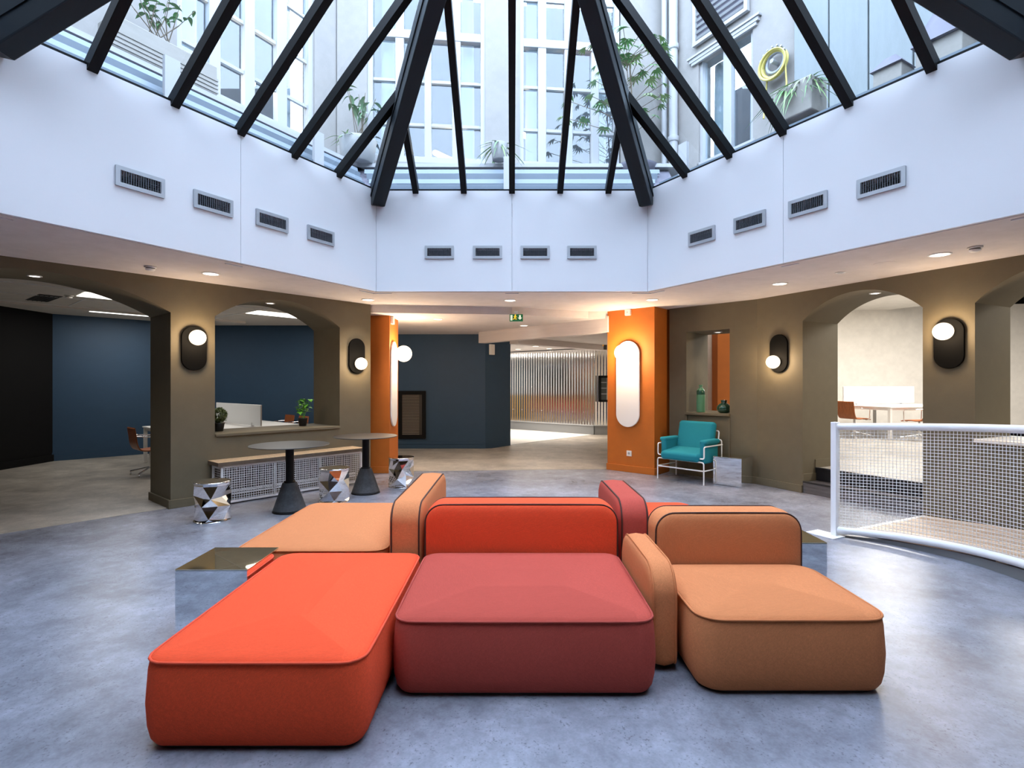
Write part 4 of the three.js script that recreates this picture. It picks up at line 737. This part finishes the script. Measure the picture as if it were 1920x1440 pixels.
// courtyard fittings
{
  for (const [t, r, l] of [[-3.02, 0.05, 'thin white drainpipe in the right courtyard corner'], [-2.82, 0.075, 'thick white drainpipe in the right courtyard corner']]) {
    const p = on(FR, t, 0.1), o = tag(frame('drainpipe', p[0], 4.9, p[1], FR.ux, FR.ud), l, 'pipe'); mesh('pipe', rod([0, 0, 0], [0, 4.6, 0], r, 16), M.pipe, o); for (const y of [0.9, 2.5, 3.9]) mesh('pipe_joint', lathe([[r, y], [r + 0.02, y + 0.01], [r + 0.02, y + 0.09], [r, y + 0.1]], 20), M.facadeTrim, o);
  }
  const q = on(FR, -1.9, 0.02), s = tag(frame('louvre_shutter', q[0], 7.6, q[1], FR.ux, FR.ud), 'white framed louvre grille above the right facade window', 'shutter');
  mesh('shutter_frame', slab(rect(-0.52, 0.52, -0.36, 0.7), 0.06, [rect(-0.46, 0.46, -0.30, 0.64)]).translate(0, 0, 0.06), M.facadeTrim, s); mesh('backing', box(0.95, 1.0, 0.01, 0, 0.17, 0.006), M.slate, s);
  for (let i = 0; i < 9; i++) { const g = box(0.92, 0.035, 0.02); g.rotateX(0.6); g.translate(0, -0.25 + i * 0.1, 0.04); mesh('slat', g, M.facadeTrim, s); }
  const l = on(FR, -1.87, 0.03), m = tag(frame('window_lintel', l[0], 7.04, l[1], FR.ux, FR.ud), 'moulded white lintel over the right facade window', 'lintel'); mesh('moulding', [box(1.3, 0.06, 0.05, 0, 0, -0.005), box(1.22, 0.05, 0.04, 0, -0.055, -0.01), box(1.36, 0.03, 0.07, 0, 0.045, 0.005)], M.facadeTrim, m);
  const h = on(FR, -0.92, 0.03), o = tag(frame('hose_reel', h[0], 6.2, h[1], FR.ux, FR.ud), 'yellow garden hose coiled on a grey wall reel', 'hose reel');
  const hs = []; for (let k = 0; k < 8; k++) hs.push(new THREE.TorusGeometry(0.17 + 0.012 * (k % 4), 0.012, 8, 40).rotateZ(k).translate((k % 3 - 1) * 0.008, -0.02 - 0.004 * k, 0.04 + 0.014 * k)); mesh('hose_coil', hs, M.hose, o);
  mesh('reel', [new THREE.TorusGeometry(0.135, 0.022, 8, 32).translate(0, 0, 0.05), rod([0, 0, 0], [0, 0, 0.14], 0.03, 12)], M.reel, o); for (let k = 0; k < 7; k++) { const a = 0.4 + k * 0.38; mesh('reel_peg', rod([0.16 * Math.cos(a), 0.16 * Math.sin(a), 0], [0.2 * Math.cos(a), 0.2 * Math.sin(a), 0.14], 0.014, 8), M.reel, o); }
  mesh('hose_end', tube([[-0.12, -0.15, 0.06], [-0.15, -0.4, 0.05], [-0.15, -0.75, 0.1]], 0.012), M.hose, o); mesh('hose_end', tube([[0.17, 0.05, 0.1], [0.19, -0.4, 0.08], [0.1, -1.1, 0.15]], 0.012), M.hose, o);
  // grey panels and dark slate boxes further right
  const g1 = on(FR, 0.35, 0.05), g = tag(frame('grey_cladding', g1[0], 0, g1[1], FR.ux, FR.ud), 'tall pale grey cladding boards on the right facade', 'cladding'); for (let k = 0; k < 4; k++) mesh('board', box(0.46, 4.0, 0.05, -0.75 + k * 0.48, 6.9, 0.02, 0.006), M.facadeGrey, g);
  for (const [t, n, w, hh, y, lb] of [[0.75, 0.45, 0.32, 0.14, 5.2, 'small dark slate box on the right courtyard ledge'], [1.25, 0.45, 0.45, 0.34, 5.32, 'larger slate roofed box on the right courtyard ledge']]) { const z = on(FR, t, n), b = tag(frame('slate_box', z[0], y, z[1], FR.ux, FR.ud), lb, 'box'); mesh('slate_roof', new THREE.CylinderGeometry(0.25 * w, 0.72 * w, hh, 4).rotateY(Math.PI / 4).translate(0, 0, 0), M.slate, b); mesh('box_base', box(w * 0.9, 0.24, w * 0.8, 0, -hh / 2 - 0.12, 0, 0.01), M.planter, b); }
}
function stems(o, n, spread, h, mat, lg, lm, per, y0 = 0) {
  const st = [];
  for (let i = 0; i < n; i++) {
    const a = rnd() * 6.28, r = spread * (0.3 + 0.7 * rnd()), H = h * (0.6 + 0.4 * rnd()), b = [(rnd() - 0.5) * spread * 0.5, y0, (rnd() - 0.5) * 0.1], t = [b[0] + r * Math.cos(a), y0 + H, b[2] + 0.4 * r * Math.sin(a)], m = [(b[0] * 0.4 + t[0] * 0.6) + (rnd() - 0.5) * 0.05, y0 + H * 0.55, (b[2] + t[2]) / 2];
    st.push(rod(b, m, 0.006, 5), rod(m, t, 0.004, 5));
    for (let k = 0; k < per; k++) { const q = 0.35 + 0.65 * (k + rnd()) / per; place(mesh('leaf', lg, lm, o), m[0] + (t[0] - m[0]) * (q - 0.35) / 0.65, m[1] + (t[1] - m[1]) * (q - 0.35) / 0.65, m[2] + (t[2] - m[2]) * (q - 0.35) / 0.65, rnd() * 6.28, 0.6 - rnd() * 1.2, 0, 0.7 + 0.6 * rnd()); }
  }
  mesh('stems', st, M.stem, o);
}
{
  seed = 404;
  const a = on(FL, -0.42, 0.42), o = tag(frame('planter_box', a[0], 5.23, a[1], FL.ux, FL.ud), 'long pale planter box with thin rose stems, left courtyard', 'planter');
  mesh('box_body', box(1.15, 0.36, 0.34, 0, 0.18, 0, 0.012), M.planter, o); for (let k = 0; k < 4; k++) mesh('box_slat', box(1.17, 0.03, 0.02, 0, 0.04 + k * 0.05, 0.17), M.planter, o); mesh('soil', box(1.08, 0.01, 0.27, 0, 0.358, 0), M.soil, o);
  const lg = leafGeo(0.11, 0.05, 0.4);
  stems(o, 11, 0.55, 0.75, M.stem, lg, M.leafTree, 4, 0.36);
  const b = on(FL, 2.55, 0.55), p = tag(frame('potted_shrub', b[0], 5.23, b[1], FL.ux, FL.ud), 'sparse shrub in a pale round pot, left courtyard corner', 'plant');
  mesh('pot', lathe([[0, 0], [0.26, 0], [0.3, 0.36], [0.31, 0.38], [0.27, 0.38], [0.26, 0.33]], 36), M.ceramic, p); mesh('soil', new THREE.CylinderGeometry(0.26, 0.26, 0.01, 24).translate(0, 0.34, 0), M.soil, p);
  stems(p, 7, 0.5, 1.05, M.stem, leafGeo(0.16, 0.06, 0.5), M.leafGrey, 4, 0.35);
  const gl = leafGeo(0.28, 0.02, 0.8); for (let k = 0; k < 26; k++) place(mesh('leaf', gl, M.leafLight, p), -0.15 + 0.4 * (rnd() - 0.5), 0.36, 0.2 * (rnd() - 0.5), rnd() * 6.28, 0.6 * rnd(), 0, 0.6 + 0.5 * rnd());
  const c = on(FC, -0.28, 0.72), s = tag(frame('spider_plant', c[0], 5.23, c[1]), 'spider plant trailing from white pot beside the middle rafter', 'plant');
  mesh('pot', lathe([[0, 0], [0.11, 0], [0.14, 0.26], [0.12, 0.27], [0.11, 0.22]], 28), M.ceramic, s);
  const sl = leafGeo(0.28, 0.026, 1.5); for (let k = 0; k < 34; k++) place(mesh('leaf', sl, k % 3 ? M.leafLight : M.leafTree, s), 0, 0.24, 0, rnd() * 6.28, 0.9 * rnd(), 0, 0.6 + 0.7 * rnd());
  const d = on(FR, -0.22, 0.72), e = tag(frame('planter_grass', d[0], 4.89, d[1], FR.ux, FR.ud), 'pale square planter with trailing grass on the right ledge', 'planter');
  mesh('box_body', box(0.5, 0.42, 0.34, 0.05, 0.21, 0, 0.02), M.planter, e); const gg = leafGeo(0.28, 0.02, 1.6); for (let k = 0; k < 110; k++) place(mesh('leaf', gg, k % 2 ? M.leafTree : M.leafLight, e), -0.15 + 0.4 * rnd(), 0.41, 0.1 * (rnd() - 0.3), rnd() * 6.28, 0.8 * rnd(), 0, 0.6 + 0.6 * rnd());
  // small tree with palmate leaves in the right corner
  const f = on(FR, -2.95, 0.85), t = tag(frame('small_tree', f[0], 5.0, f[1]), 'small tree with fingered green leaves behind the right hip beam', 'tree');
  mesh('pot', lathe([[0, 0], [0.3, 0], [0.36, 0.2], [0.38, 0.24], [0.33, 0.24]], 30), M.slate, t); mesh('soil', new THREE.CylinderGeometry(0.33, 0.33, 0.01, 24).translate(0, 0.2, 0), M.soil, t);
  const pal = []; for (let k = 0; k < 7; k++) { const g = leafGeo(0.17 - 0.013 * Math.abs(k - 3), 0.036, 0.3); g.rotateY((k - 3) * 0.5); pal.push(g); }
  const palm = merge(pal), br = [rod([0, 0.2, 0], [-0.05, 1.2, 0], 0.018, 7), rod([-0.05, 1.2, 0], [-0.1, 2.0, 0], 0.012, 7)];
  for (let k = 0; k < 96; k++) {
    const an = rnd() * 6.28, y = 0.95 + 1.5 * rnd(), R = (0.35 + 0.75 * rnd()) * (1.15 - 0.35 * (y - 0.95)), bx = -0.05 - 0.04 * y, tip = [bx + R * Math.cos(an), y + 0.1, 0.3 * R * Math.sin(an)]; if (tip[0] > 0.48) continue;
    if (k % 2) br.push(rod([bx, y - 0.2, 0], tip, 0.005, 4)); place(mesh('leaf', palm, k % 3 ? M.leafTree : M.leafLight, t), ...tip, -an + (rnd() - 0.5), -0.1 - 0.4 * rnd(), 0, 0.8 + 0.4 * rnd());
  }
  mesh('branches', br, M.stem, t);
}

renderer.render(scene, camera);
